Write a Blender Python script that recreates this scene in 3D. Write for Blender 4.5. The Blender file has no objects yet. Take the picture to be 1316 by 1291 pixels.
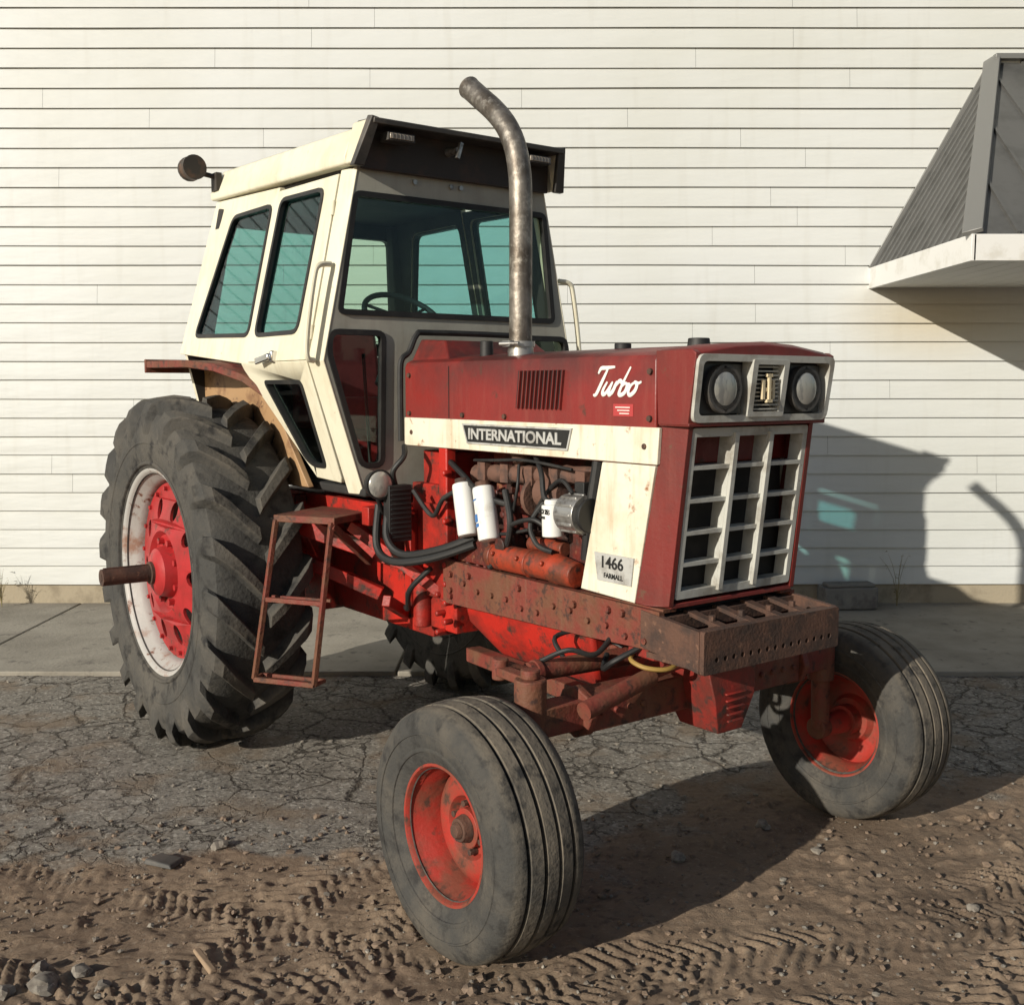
import bpy, bmesh, math, random
from math import sin, cos, pi, radians, sqrt, atan2
from mathutils import Vector, Matrix, noise
from mathutils.geometry import tessellate_polygon
random.seed(7)
scn=bpy.context.scene
V=Vector
# ---------------------------------------------------------------- materials
def mat(name,c1,c2=None,scale=5.0,lo=.5,hi=.62,rough=.5,metal=0.0,bump=.0,bscale=40.0,
        c3=None,s3=30.0,lo3=.6,hi3=.68,spec=.5,stretch=(1,1,1),rough2=None,coat=0.0,
        streak=None,sstr=.5,grime=None,gz=(1,2),gstr=.8,radial=None):
    m=bpy.data.materials.new(name); m.use_nodes=True
    nt=m.node_tree; N=nt.nodes; L=nt.links
    b=N['Principled BSDF']
    b.inputs['Roughness'].default_value=rough; b.inputs['Metallic'].default_value=metal
    b.inputs['Specular IOR Level'].default_value=spec
    b.inputs['Coat Weight'].default_value=coat
    tc=N.new('ShaderNodeTexCoord'); mp=N.new('ShaderNodeMapping'); mp.inputs['Scale'].default_value=stretch
    L.new(tc.outputs['Object'],mp.inputs['Vector'])
    rgb=N.new('ShaderNodeRGB'); rgb.outputs[0].default_value=(*c1,1); cur=rgb.outputs[0]
    def layer(cur,c,s,lo,hi,det=8,vec=None,mul=None,top=1.0):
        n=N.new('ShaderNodeTexNoise'); n.inputs['Scale'].default_value=s; n.inputs['Detail'].default_value=det
        n.inputs['Roughness'].default_value=.65
        L.new(vec or mp.outputs[0],n.inputs['Vector'])
        r=N.new('ShaderNodeMapRange'); r.inputs['From Min'].default_value=lo; r.inputs['From Max'].default_value=hi; r.inputs['To Max'].default_value=top
        L.new(n.outputs['Fac'],r.inputs['Value']); f=r.outputs[0]
        if mul is not None:
            mm=N.new('ShaderNodeMath'); mm.operation='MULTIPLY'; L.new(f,mm.inputs[0]); L.new(mul,mm.inputs[1]); f=mm.outputs[0]
        mx=N.new('ShaderNodeMix'); mx.data_type='RGBA'
        L.new(f,mx.inputs['Factor']); L.new(cur,mx.inputs['A']); mx.inputs['B'].default_value=(*c,1)
        return mx.outputs['Result'],f
    if c2 is not None:
        cur,f=layer(cur,c2,scale,lo,hi)
        if rough2 is not None:
            rr=N.new('ShaderNodeMapRange'); rr.inputs['To Min'].default_value=rough; rr.inputs['To Max'].default_value=rough2
            L.new(f,rr.inputs['Value']); L.new(rr.outputs[0],b.inputs['Roughness'])
    if streak is not None:
        m2=N.new('ShaderNodeMapping'); m2.inputs['Scale'].default_value=(9,9,.9); L.new(tc.outputs['Object'],m2.inputs['Vector'])
        cur,_=layer(cur,streak,2.2,.50,.75,7,m2.outputs[0],None,sstr)
    if grime is not None:
        sx=N.new('ShaderNodeSeparateXYZ'); L.new(tc.outputs['Object'],sx.inputs[0])
        g=N.new('ShaderNodeMapRange'); g.inputs['From Min'].default_value=gz[0]; g.inputs['From Max'].default_value=gz[1]; L.new(sx.outputs['Z'],g.inputs['Value'])
        cur,_=layer(cur,grime,4.5,.36,.58,8,None,g.outputs[0],gstr)
    if radial is not None:
        rc,ra,rb_,rs=radial
        vm=N.new('ShaderNodeVectorMath'); vm.operation='MULTIPLY'; vm.inputs[1].default_value=(0,1,1); L.new(tc.outputs['Object'],vm.inputs[0])
        vl=N.new('ShaderNodeVectorMath'); vl.operation='LENGTH'; L.new(vm.outputs[0],vl.inputs[0])
        g=N.new('ShaderNodeMapRange'); g.inputs['From Min'].default_value=ra; g.inputs['From Max'].default_value=rb_; L.new(vl.outputs['Value'],g.inputs['Value'])
        cur,_=layer(cur,rc,6,.28,.62,8,None,g.outputs[0],rs)
    if c3 is not None: cur,_=layer(cur,c3,s3,lo3,hi3,5)
    L.new(cur,b.inputs['Base Color'])
    if bump>0:
        n=N.new('ShaderNodeTexNoise'); n.inputs['Scale'].default_value=bscale; n.inputs['Detail'].default_value=6
        L.new(mp.outputs[0],n.inputs['Vector'])
        bp=N.new('ShaderNodeBump'); bp.inputs['Strength'].default_value=bump; bp.inputs['Distance'].default_value=.01
        L.new(n.outputs['Fac'],bp.inputs['Height']); L.new(bp.outputs[0],b.inputs['Normal'])
    return m
def glass_mat(name,tint,gl=(.9,.95,1),k=.55):
    m=bpy.data.materials.new(name); m.use_nodes=True; nt=m.node_tree; N=nt.nodes; L=nt.links
    N.clear(); o=N.new('ShaderNodeOutputMaterial'); t=N.new('ShaderNodeBsdfTransparent'); g=N.new('ShaderNodeBsdfGlossy')
    t.inputs[0].default_value=(*tint,1); g.inputs[0].default_value=(*gl,1); g.inputs['Roughness'].default_value=.03
    lw_=N.new('ShaderNodeLayerWeight'); lw_.inputs[0].default_value=.5
    p=N.new('ShaderNodeMath'); p.operation='POWER'; p.inputs[1].default_value=4.5; L.new(lw_.outputs['Facing'],p.inputs[0])
    q=N.new('ShaderNodeMath'); q.operation='MULTIPLY_ADD'; q.inputs[1].default_value=k; q.inputs[2].default_value=.025; L.new(p.outputs[0],q.inputs[0])
    mx=N.new('ShaderNodeMixShader'); L.new(q.outputs[0],mx.inputs[0]); L.new(t.outputs[0],mx.inputs[1]); L.new(g.outputs[0],mx.inputs[2])
    L.new(mx.outputs[0],o.inputs[0]); return m
RUST=(.13,.05,.025)
M_hood=mat('faded_red_paint',(.20,.020,.016),(.135,.018,.014),3.0,.46,.70,rough=.42,c3=(.08,.03,.02),s3=13,lo3=.63,hi3=.72,bump=.10,bscale=60,rough2=.62,streak=(.25,.07,.05),sstr=.45,grime=(.028,.016,.014),gz=(1.72,1.88),gstr=.8)
M_nose=mat('chalky_red_paint',(.165,.019,.015),(.115,.022,.017),4.0,.46,.68,rough=.5,c3=(.11,.05,.03),s3=18,lo3=.62,hi3=.71,bump=.10,bscale=60,streak=(.20,.06,.045),sstr=.45)
M_red=mat('bright_red_paint',(.42,.018,.010),(.18,.017,.011),4.0,.43,.61,rough=.5,c3=(.055,.025,.018),s3=11,lo3=.54,hi3=.65,bump=.2,bscale=50)
M_redrust=mat('rusty_red_paint',(.165,.030,.019),RUST,6.0,.42,.58,rough=.7,c3=(.05,.022,.015),s3=22,lo3=.54,hi3=.66,bump=.35,bscale=70,streak=(.17,.09,.055),sstr=.5)
M_rust=mat('rusty_steel',(.105,.052,.034),(.05,.03,.023),9.0,.42,.6,rough=.8,metal=.1,c3=(.18,.095,.06),s3=26,lo3=.6,hi3=.7,bump=.35,bscale=90,streak=(.035,.022,.018),sstr=.7)
M_cream=mat('cream_paint',(.69,.66,.52),(.62,.57,.42),2.5,.45,.7,rough=.45,c3=(.34,.22,.13),s3=17,lo3=.67,hi3=.76,bump=.08,bscale=30,streak=(.44,.37,.25),sstr=.5)
M_whitep=mat('worn_white_paint',(.69,.66,.54),(.58,.51,.37),5,.46,.70,rough=.5,c3=(.30,.14,.07),s3=15,lo3=.60,hi3=.70,bump=.12,bscale=50,streak=(.42,.28,.16),sstr=.65)
M_gray=mat('gray_cab_paint',(.38,.37,.315),(.30,.29,.245),3,.45,.65,rough=.5,bump=.06,streak=(.24,.21,.165),sstr=.4)
M_lgray=mat('light_gray_grille_paint',(.48,.48,.44),(.31,.29,.25),9,.48,.66,rough=.5,bump=.08,c3=(.15,.10,.07),s3=30,lo3=.66,hi3=.74)
M_black=mat('black_rubber',(.012,.012,.012),(.03,.028,.025),8,.5,.7,rough=.6)
M_dark=mat('dark_interior',(.02,.019,.018),(.035,.03,.028),4,rough=.8)
M_darkgray=mat('dark_gray_trim',(.05,.048,.045),(.09,.08,.07),6,rough=.55)
M_tyre=mat('worn_tyre_rubber',(.048,.047,.044),(.088,.080,.068),3.2,.42,.66,rough=.8,c3=(.022,.021,.02),s3=9,lo3=.52,hi3=.66,bump=.45,bscale=55,spec=.3,radial=((.120,.104,.083),.825,.855,.75))
M_tyre_f=mat('dusty_front_tyre_rubber',(.050,.049,.046),(.092,.082,.068),4.5,.45,.66,rough=.82,c3=(.028,.027,.026),s3=14,lo3=.52,hi3=.68,bump=.4,bscale=75,spec=.3,radial=((.18,.152,.116),.372,.388,.85))
M_rimw=mat('rusty_white_rim',(.38,.37,.35),(.25,.15,.11),5.5,.54,.66,rough=.5,c3=(.14,.055,.03),s3=15,lo3=.58,hi3=.67,bump=.15)
M_rimr=mat('red_wheel_paint',(.37,.020,.022),(.24,.016,.015),5,.45,.65,rough=.45,c3=(.08,.03,.02),s3=13,lo3=.58,hi3=.67,bump=.12)
M_rimf=mat('rusty_red_rim',(.33,.027,.017),(.18,.05,.030),7,.42,.6,rough=.6,c3=(.07,.035,.024),s3=16,lo3=.56,hi3=.67,bump=.25)
M_chrome=mat('chrome',(.7,.7,.7),rough=.15,metal=1)
M_steel=mat('aged_aluminium',(.45,.44,.42),(.22,.2,.18),20,rough=.4,metal=.8)
M_pipe=mat('tarnished_exhaust_steel',(.25,.225,.195),(.12,.10,.08),9,.42,.62,rough=.5,metal=.75,c3=(.40,.37,.32),s3=24,lo3=.52,hi3=.70,bump=.2,bscale=50,streak=(.06,.05,.042),sstr=.8)
M_white=mat('white_filter_paint',(.72,.72,.69),(.5,.47,.42),8,.55,.7,rough=.35)
M_engine=mat('greasy_engine_red',(.12,.016,.010),(.035,.017,.013),9,.40,.56,rough=.55,c3=(.20,.08,.04),s3=20,lo3=.60,hi3=.69,bump=.5,bscale=45)
M_orange=mat('burnt_orange_red',(.32,.04,.015),(.12,.035,.018),8,.42,.6,rough=.5,c3=(.05,.025,.018),s3=20,lo3=.55,hi3=.66,bump=.3)
M_manif=mat('rusty_manifold',(.13,.065,.045),(.06,.037,.03),10,rough=.85,bump=.5)
M_seat=mat('red_seat_cloth',(.36,.03,.03),(.26,.02,.02),8,rough=.8)
M_headl=mat('headlight_glass',(.42,.41,.37),(.25,.25,.24),14,rough=.22,metal=.25,stretch=(3,1,1))
M_blueprint=mat('blue_label',(.05,.16,.40),rough=.4)
M_yellow=mat('yellow_hose',(.30,.19,.05),rough=.6)
M_decal=mat('silver_decal',(.42,.42,.40),(.28,.27,.25),12,rough=.35)
M_decalblk=mat('black_decal',(.02,.02,.02),rough=.35)
M_decalred=mat('red_decal',(.40,.05,.05),rough=.4)
M_amber=mat('marker_lens',(.35,.30,.24),rough=.2)
M_lettw=mat('white_lettering',(.76,.75,.70),rough=.4)
M_tan=mat('tan_bare_metal',(.36,.22,.11),(.22,.12,.06),6,rough=.6,c3=(.10,.05,.03),s3=20)
M_glass=glass_mat('tinted_green_glass',(.50,.735,.75),k=.30)
M_glassr=glass_mat('light_tinted_rear_glass',(.76,.87,.81),k=.25)
M_glassc=glass_mat('clear_glass',(.88,.94,.91),k=.35)

# ---------------------------------------------------------------- mesh builder
class MB:
    def __init__(s): s.v=[];s.f=[];s.m=[]
    def add(s,vs,fs,mi=0):
        o=len(s.v); s.v+= [V(p) for p in vs]
        for f in fs:
            s.f.append([i+o for i in f]); s.m.append(mi)
    def box(s,c,d,R=None,mi=0):
        x,y,z=[k/2 for k in d]; vs=[]
        for sx in(-1,1):
            for sy in(-1,1):
                for sz in(-1,1):
                    p=V((sx*x,sy*y,sz*z))
                    if R is not None: p=R@p
                    vs.append(p+V(c))
        s.add(vs,[(0,1,3,2),(4,6,7,5),(0,4,5,1),(2,3,7,6),(0,2,6,4),(1,5,7,3)],mi)
    def bar(s,p0,p1,w,h=None,mi=0,up=(0,0,1)):
        h=h or w; p0=V(p0);p1=V(p1); d=(p1-p0).normalized(); u=V(up)
        if abs(d.dot(u))>.97: u=V((0,1,0))
        sd=d.cross(u).normalized(); uu=sd.cross(d)
        vs=[]
        for p in(p0,p1):
            for a,b in((-1,-1),(1,-1),(1,1),(-1,1)): vs.append(p+sd*a*w/2+uu*b*h/2)
        s.add(vs,[(0,1,2,3),(4,5,6,7),(0,1,5,4),(1,2,6,5),(2,3,7,6),(3,0,4,7)],mi)
    def tube(s,pts,r,n=12,mi=0,caps=True,flat=None):
        pts=[V(p) for p in pts]; k=len(pts)
        rs=r if isinstance(r,(list,tuple)) else [r]*k
        t0=(pts[1]-pts[0]).normalized()
        u=V((0,0,1)) if abs(t0.z)<.9 else V((1,0,0))
        nrm=(u-t0*u.dot(t0)).normalized(); vs=[]
        for i in range(k):
            t=(pts[min(i+1,k-1)]-pts[max(i-1,0)]).normalized()
            nrm=(nrm-t*nrm.dot(t)).normalized(); b=t.cross(nrm)
            for j in range(n):
                a=2*pi*j/n; p=nrm*cos(a)*rs[i]+b*sin(a)*rs[i]
                if flat is not None: p=V((p.x*flat[0],p.y*flat[1],p.z*flat[2]))
                vs.append(pts[i]+p)
        fs=[]
        for i in range(k-1):
            for j in range(n):
                fs.append((i*n+j,i*n+(j+1)%n,(i+1)*n+(j+1)%n,(i+1)*n+j))
        if caps: fs.append(tuple(range(n))); fs.append(tuple((k-1)*n+j for j in range(n)))
        s.add(vs,fs,mi)
    def cyl(s,p0,p1,r0,r1=None,n=24,mi=0,caps=True): s.tube([p0,p1],[r0,r0 if r1 is None else r1],n,mi,caps)
    def revx(s,prof,n=48,mi=0,o=(0,0,0),closed=False):
        vs=[];k=len(prof)
        for i in range(n):
            a=2*pi*i/n
            for x,r in prof: vs.append(V((x,-r*cos(a),r*sin(a)))+V(o))
        fs=[]
        for i in range(n):
            for j in range(k if closed else k-1):
                j2=(j+1)%k
                fs.append((i*k+j,i*k+j2,((i+1)%n)*k+j2,((i+1)%n)*k+j))
        s.add(vs,fs,mi)
    def panel(s,outer,holes,fa,fb,mi=0,mib=None,mie=None):
        loops=[outer]+list(holes); flat=[p for l in loops for p in l]
        tris=tessellate_polygon([[V((p[0],p[1],0)) for p in l] for l in loops])
        n=len(flat); mib=mi if mib is None else mib; mie=mi if mie is None else mie
        o=len(s.v); s.v+=[V(fa(*p)) for p in flat]+[V(fb(*p)) for p in flat]
        c=sum((V(fa(*p))-V(fb(*p)) for p in flat),V())/n
        for t in tris:
            a,b_,d=[s.v[o+i] for i in t]
            nn=(b_-a).cross(d-a)
            t=list(t) if nn.dot(c)>0 else list(reversed(t))
            s.f.append([i+o for i in t]); s.m.append(mi)
            s.f.append([i+o+n for i in reversed(t)]); s.m.append(mib)
        st=0
        for l in loops:
            k=len(l)
            for i in range(k):
                a=o+st+i; b_=o+st+(i+1)%k
                s.f.append([a,b_,b_+n,a+n]); s.m.append(mie)
            st+=k
    def sph(s,c,r,n=16,mi=0,sc=(1,1,1)):
        vs=[];fs=[];h=n//2
        for i in range(h+1):
            t=pi*i/h
            for j in range(n):
                p=2*pi*j/n; vs.append(V(c)+V((r*sc[0]*sin(t)*cos(p),r*sc[1]*sin(t)*sin(p),r*sc[2]*cos(t))))
        for i in range(h):
            for j in range(n): fs.append((i*n+j,i*n+(j+1)%n,(i+1)*n+(j+1)%n,(i+1)*n+j))
        s.add(vs,fs,mi)
    def obj(s,name,mats,parent=None,bevel=0.0,ang=35,loc=None,recalc=True,seg=2):
        me=bpy.data.meshes.new(name); me.from_pydata([tuple(p) for p in s.v],[],s.f)
        for i,p in enumerate(me.polygons): p.material_index=s.m[i]
        for m in (mats if isinstance(mats,(list,tuple)) else [mats]): me.materials.append(m)
        if recalc:
            bm=bmesh.new(); bm.from_mesh(me); bmesh.ops.remove_doubles(bm,verts=bm.verts,dist=1e-5)
            bmesh.ops.recalc_face_normals(bm,faces=bm.faces); bm.to_mesh(me); bm.free()
        for p in me.polygons: p.use_smooth=True
        me.set_sharp_from_angle(angle=radians(ang)); me.update()
        ob=bpy.data.objects.new(name,me); scn.collection.objects.link(ob)
        if parent: ob.parent=parent
        if loc: ob.location=loc
        if bevel>0:
            b=ob.modifiers.new('bevel','BEVEL'); b.width=bevel; b.segments=seg; b.limit_method='ANGLE'; b.angle_limit=radians(40)
        return ob
def rnd(poly,r,n=4):
    out=[];k=len(poly)
    for i in range(k):
        p=V(poly[i]).to_2d(); a=V(poly[i-1]).to_2d(); b=V(poly[(i+1)%k]).to_2d()
        rr=min(r,(a-p).length*.45,(b-p).length*.45)
        p0=p+(a-p).normalized()*rr; p1=p+(b-p).normalized()*rr
        for j in range(n+1):
            t=j/n; q=p0*(1-t)**2+p*2*t*(1-t)+p1*t*t; out.append((q.x,q.y))
    return out
def off(poly,d):
    k=len(poly); ar=sum(poly[i][0]*poly[(i+1)%k][1]-poly[(i+1)%k][0]*poly[i][1] for i in range(k)); sg=1 if ar>0 else -1
    out=[]
    for i in range(k):
        p=V(poly[i]); a=V(poly[i-1]); b=V(poly[(i+1)%k])
        e1=(p-a).normalized(); e2=(b-p).normalized()
        n1=V((e1.y,-e1.x))*sg; n2=V((e2.y,-e2.x))*sg; nn=(n1+n2).normalized()
        q=p+nn*d/max(.4,nn.dot(n1)); out.append((q.x,q.y))
    return out
def text(body,size,origin,X,Y,mt,name,parent,ext=.0015,sx=1.0,bold=0.0,align='LEFT'):
    cu=bpy.data.curves.new(name,'FONT'); cu.body=body; cu.size=size; cu.extrude=ext; cu.offset=bold; cu.align_x=align
    ob=bpy.data.objects.new('tmp',cu); scn.collection.objects.link(ob)
    dg=bpy.context.evaluated_depsgraph_get(); me=bpy.data.meshes.new_from_object(ob.evaluated_get(dg))
    bpy.data.objects.remove(ob)
    X=V(X);Y=V(Y);Z=X.cross(Y)
    for v in me.vertices:
        v.co=V(origin)+X*v.co.x*sx+Y*v.co.y+Z*v.co.z
    me.materials.clear(); me.materials.append(mt)
    o=bpy.data.objects.new(name,me); scn.collection.objects.link(o); o.parent=parent; return o
def smooth_path(pts,n=6):
    pts=[V(p) for p in pts]; out=[]
    for i in range(len(pts)-1):
        p0=pts[max(i-1,0)];p1=pts[i];p2=pts[i+1];p3=pts[min(i+2,len(pts)-1)]
        for j in range(n):
            t=j/n
            out.append(.5*((2*p1)+(p2-p0)*t+(2*p0-5*p1+4*p2-p3)*t*t+(3*p1-p0-3*p2+p3)*t**3))
    out.append(pts[-1]); return out

# ---------------------------------------------------------------- camera / light
cam=bpy.data.cameras.new('camera'); co=bpy.data.objects.new('camera',cam); scn.collection.objects.link(co)
co.location=(0,0,1.75); co.rotation_euler=(radians(90-6.035),0,0); cam.lens=38.3; cam.sensor_width=36; cam.clip_end=1000
scn.camera=co
AZ=radians(43); EL=radians(19.3)
d=V((sin(AZ)*cos(EL),cos(AZ)*cos(EL),-sin(EL)))
sl=bpy.data.lights.new('sun','SUN'); sl.energy=5.0; sl.angle=radians(.5); sl.color=(1,.935,.815)
so=bpy.data.objects.new('sun',sl); scn.collection.objects.link(so); so.rotation_euler=d.to_track_quat('-Z','Y').to_euler(); so.location=(-10,-10,8)
w=bpy.data.worlds.new('World'); scn.world=w; w.use_nodes=True
sk=w.node_tree.nodes.new('ShaderNodeTexSky'); sk.sky_type='NISHITA'; sk.sun_disc=False; sk.sun_elevation=EL; sk.sun_rotation=radians(223)
bg=w.node_tree.nodes['Background']; bg.inputs[1].default_value=.075; w.node_tree.links.new(sk.outputs[0],bg.inputs[0])
scn.view_settings.view_transform='Standard'; scn.view_settings.look='None'; scn.view_settings.exposure=0

# ---------------------------------------------------------------- tractor root
F=(.671,3.746,0)
tr=bpy.data.objects.new('tractor',None); scn.collection.objects.link(tr)
tr.location=F; tr.rotation_euler=(0,0,radians(37))
tr['label']='weathered red farm tractor with cream cab parked on cracked asphalt'; tr['category']='tractor'

# ---- hood
hw=.33
hood=MB()
sec=[(-hw,1.50),(-hw,1.835),(-hw+.008,1.852),(-hw+.03,1.864),(-.15,1.885),(0,1.893),(.15,1.885),(hw-.03,1.864),(hw-.008,1.852),(hw,1.835),(hw,1.50)]
bs=[-.085,1.44]
vs=[(a,b,z) for b in bs for a,z in sec]; k=len(sec)
hood.add(vs,[(i,(i+1)%k,k+(i+1)%k,k+i) for i in range(k)]+[tuple(range(k)),tuple(range(k,2*k))])
hood.add([(-.29,1.16,1.86),(.29,1.16,1.86),(.29,1.45,1.86),(-.29,1.45,1.86),(-.24,1.26,1.945),(.24,1.26,1.945),(.24,1.45,1.955),(-.24,1.45,1.955)],
  [(0,1,2,3),(4,5,6,7),(0,1,5,4),(1,2,6,5),(2,3,7,6),(3,0,4,7)])
H=hood.obj('hood',[M_hood],tr,bevel=.006)
gk=MB()
gk.tube(smooth_path([(-.345,1.452,1.52),(-.345,1.452,1.80),(-.335,1.452,1.87),(-.30,1.452,1.90),(-.26,1.452,1.975),(-.2,1.452,1.985),(.2,1.452,1.985),(.26,1.452,1.975),(.30,1.452,1.90),(.345,1.452,1.85)],4),.013,8)
gk.obj('hood_gasket',[M_black],H)
sm=MB(); sm.box((-hw-.0005,1.10,1.73),(.004,.003,.21)); sm.obj('hood_seam',[M_decalblk],H)
lv=MB()
for i in range(11):
    b0=.63-i*.0245
    lv.bar((-hw-.001,b0+.012,1.672),(-hw-.001,b0-.006,1.81),.016,.006,mi=0,up=(1,0,0))
    lv.bar((-hw-.005,b0+.003,1.672),(-hw-.005,b0-.015,1.81),.005,.013,mi=1,up=(1,0,0))
lv.obj('louvre_vent',[M_decalblk,M_hood],H)
for (a,b,z0,z1,r0,r1) in((-.2,1.02,1.85,1.935,.028,.026),(-.05,0,1.88,1.915,.04,.036),(-.12,.3,1.87,1.905,.03,.03)):
    cp=MB(); cp.cyl((a,b,z0),(a,b,z1),r0,r1); cp.obj('filler_cap',[M_black],H,bevel=.003)
for b,z in((-.06,1.80),(-.06,1.65),(1.40,1.80),(1.40,1.64),(.72,1.64),(1.0,1.64),(1.38,1.56),(-.04,1.56)):
    bo=MB(); bo.cyl((-hw-.010,b,z),(-hw+.01,b,z),.010,n=8); bo.obj('hood_bolt',[M_rust],H)
st=MB()
for sg in(-1,1):
    fa=lambda b,z,sg=sg:(sg*(hw+.006),b,z); fb=lambda b,z,sg=sg:(sg*(hw-.01),b,z)
    st.panel([(-.098,1.503),(1.438,1.503),(1.438,1.622),(-.106,1.622)],[],fa,fb)
    fa=lambda b,z,sg=sg:(sg*(hw+.004),b,z); fb=lambda b,z,sg=sg:(sg*(hw-.012),b,z)
    st.panel([(-.088,1.499),(.165,1.499),(.272,1.05),(.0,1.04)],[],fa,fb)
ST=st.obj('side_stripe_panel',[M_whitep],H,bevel=.003)
bd=MB(); fa=lambda b,z:(-hw-.010,b,z); fb=lambda b,z:(-hw,b,z)
bd.panel([(.345,1.535),(.955,1.535),(.985,1.602),(.325,1.602)],[],fa,fb)
B1=bd.obj('name_badge',[M_decalblk],H,bevel=.001)
bd=MB(); bd.panel(off([(.345,1.535),(.955,1.535),(.985,1.602),(.325,1.602)],.006),[off([(.345,1.535),(.955,1.535),(.985,1.602),(.325,1.602)],-.001)],lambda b,z:(-hw-.012,b,z),fb)
bd.obj('badge_rim',[M_decal],H)
text('INTERNATIONAL',.058,(-hw-.0115,.950,1.549),(0,-1,0),(0,0,1),M_decal,'badge_lettering',H,sx=1.27,bold=.0018)
bd=MB(); q=[(.012,1.095),(.178,1.095),(.195,1.19),(.0,1.19)]
bd.panel(q,[],fa,fb); bd.obj('number_badge',[M_decal],H)
text('1466',.056,(-hw-.0105,.165,1.142),(0,-1,0),(0,0,1),M_decalblk,'badge_lettering',H,sx=1.05,bold=.001)
text('FARMALL',.024,(-hw-.0105,.145,1.108),(0,-1,0),(0,0,1),M_decalblk,'badge_lettering',H,sx=.95,bold=.0005)
bd=MB(); bd.panel([(.02,1.655),(.115,1.655),(.115,1.695),(.02,1.695)],[],lambda b,z:(-hw-.0015,b,z),fb); bd.obj('warning_sticker',[M_decalred],H)
for i in range(3):
    ln=MB(); ln.box((-hw-.003,.068-.004*i,1.684-i*.010),(.002,.07-.012*i,.003)); ln.obj('sticker_line',[M_lettw],H)
strokes=[[(0.02,.80),(.06,.98),(.22,1.0),(.52,1.03)],[(.30,.98),(.24,.55),(.17,.05),(.08,.02)],
 [(.42,.5),(.36,.2),(.40,.04),(.5,.12),(.6,.5)],[(.6,.5),(.57,.15),(.63,.03),(.70,.2),(.74,.5)],[(.74,.52),(.70,.05)],[(.72,.28),(.80,.5),(.88,.52),(.90,.42)],
 [(1.04,1.02),(.96,.5),(.93,.1),(1.0,.02),(1.11,.12),(1.12,.36),(1.03,.44),(.94,.3)],[(1.12,.36),(1.2,.42)],
 [(1.34,.48),(1.24,.36),(1.22,.14),(1.31,.02),(1.42,.16),(1.43,.38),(1.34,.48),(1.46,.44),(1.54,.5)]]
tb=MB()
for s_ in strokes:
    pts=smooth_path([(-hw-.002,.228-(x+.30*y)*.146,1.722+y*.092) for x,y in s_],5)
    n=len(pts); tb.tube(pts,[.0035+.0035*sin(pi*i/(n-1)) for i in range(n)],8,flat=(.35,1,1))
tb.obj('script_lettering',[M_lettw],H)

# ---- nose / grille shell
def bf(z): return -.262+(1.865-z)*.137
def bg_(z): return -.193+(1.62-z)*.12
sh=MB()
for sg in(-1,1):
    fa=lambda b,z,sg=sg:(sg*.336,b,z); fb=lambda b,z,sg=sg:(sg*.312,b,z)
    sh.panel([(bf(1.855),1.855),(bf(1.632),1.632),(-.1,1.632),(-.088,1.865),(bf(1.865)+.02,1.865)],[],fa,fb)
    am=lambda b:.334-.028*min(1,max(0,(-.04-b)/.12))
    fa=lambda b,z,sg=sg:(sg*am(b),b,z); fb=lambda b,z,sg=sg:(sg*(am(b)-.022),b,z)
    sh.panel([(bg_(1.632)-.012,1.632),(bg_(1.045)-.012,1.045),(-.06,1.04),(-.002,1.04),(-.088,1.50),(-.1,1.632)],[],fa,fb)
tp=[(-.332,1.852),(-.31,1.868),(-.15,1.889),(0,1.897),(.15,1.889),(.31,1.868),(.332,1.852)]
vs=[]
for b,dz in((-.084,.0),(bf(1.865)+.03,.0),(bf(1.865)+.002,-.012)):
    vs+=[(a,b,z+dz) for a,z in tp]
for b in(bf(1.865)+.002,-.084): vs+=[(a,b,1.835) for a,z in tp]
k=7; fs=[]
for r in range(5):
    r2=(r+1)%5
    for i in range(6): fs.append((r*k+i,r*k+i+1,r2*k+i+1,r2*k+i))
fs+=[(0,k,2*k,3*k,4*k),(6,k+6,2*k+6,3*k+6,4*k+6)]
sh.add(vs,fs)
sh.box((0,bf(1.63)+.062,1.634),(.668,.13,.012)); sh.box((0,bg_(1.05)+.05,1.045),(.60,.12,.016))
SH=sh.obj('grille_shell',[M_nose],tr,bevel=.005)
bk=MB(); bk.box((0,-.065,1.42),(.59,.02,.78)); bk.box((0,-.02,1.0),(.5,.1,.09)); bk.obj('radiator_core',[M_dark],SH)
hp=MB(); q=rnd([(-.328,1.640),(.328,1.640),(.332,1.852),(-.332,1.852)],.03)
qh=rnd([(-.306,1.662),(.306,1.662),(.309,1.830),(-.309,1.830)],.02)
hp.panel(q,[qh],lambda a,z:(a,bf(z)-.012,z),lambda a,z:(a,bf(z)+.04,z))
hp.panel(rnd([(-.088,1.655),(.088,1.655),(.088,1.838),(-.088,1.838)],.008),[rnd([(-.064,1.672),(.064,1.672),(.064,1.822),(-.064,1.822)],.005)],lambda a,z:(a,bf(z)-.018,z),lambda a,z:(a,bf(z)+.03,z))
HP=hp.obj('headlight_panel',[M_lgray],SH,bevel=.002)
bk=MB(); bk.box((0,bf(1.745)+.045,1.745),(.63,.01,.19))
for sg in(-1,1): bk.box((sg*.196,bf(1.745)+.02,1.745),(.19,.02,.155))
bk.obj('headlight_backing',[M_decalblk],SH)
gr=MB()
for i in range(11): gr.box((0,bf(1.745)+.005,1.68+i*.0135),(.126,.02,.005))
gr.obj('centre_louvre',[M_lgray],SH)
em=MB(); y0=bf(1.745)-.014
em.box((-.024,y0,1.742),(.012,.008,.062)); em.box((.024,y0,1.742),(.012,.008,.062)); em.box((0,y0,1.742),(.05,.006,.012))
em.box((0,y0-.004,1.748),(.010,.010,.085)); em.box((0,y0-.004,1.788),(.026,.010,.010)); em.box((0,y0-.004,1.706),(.026,.010,.010))
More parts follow.
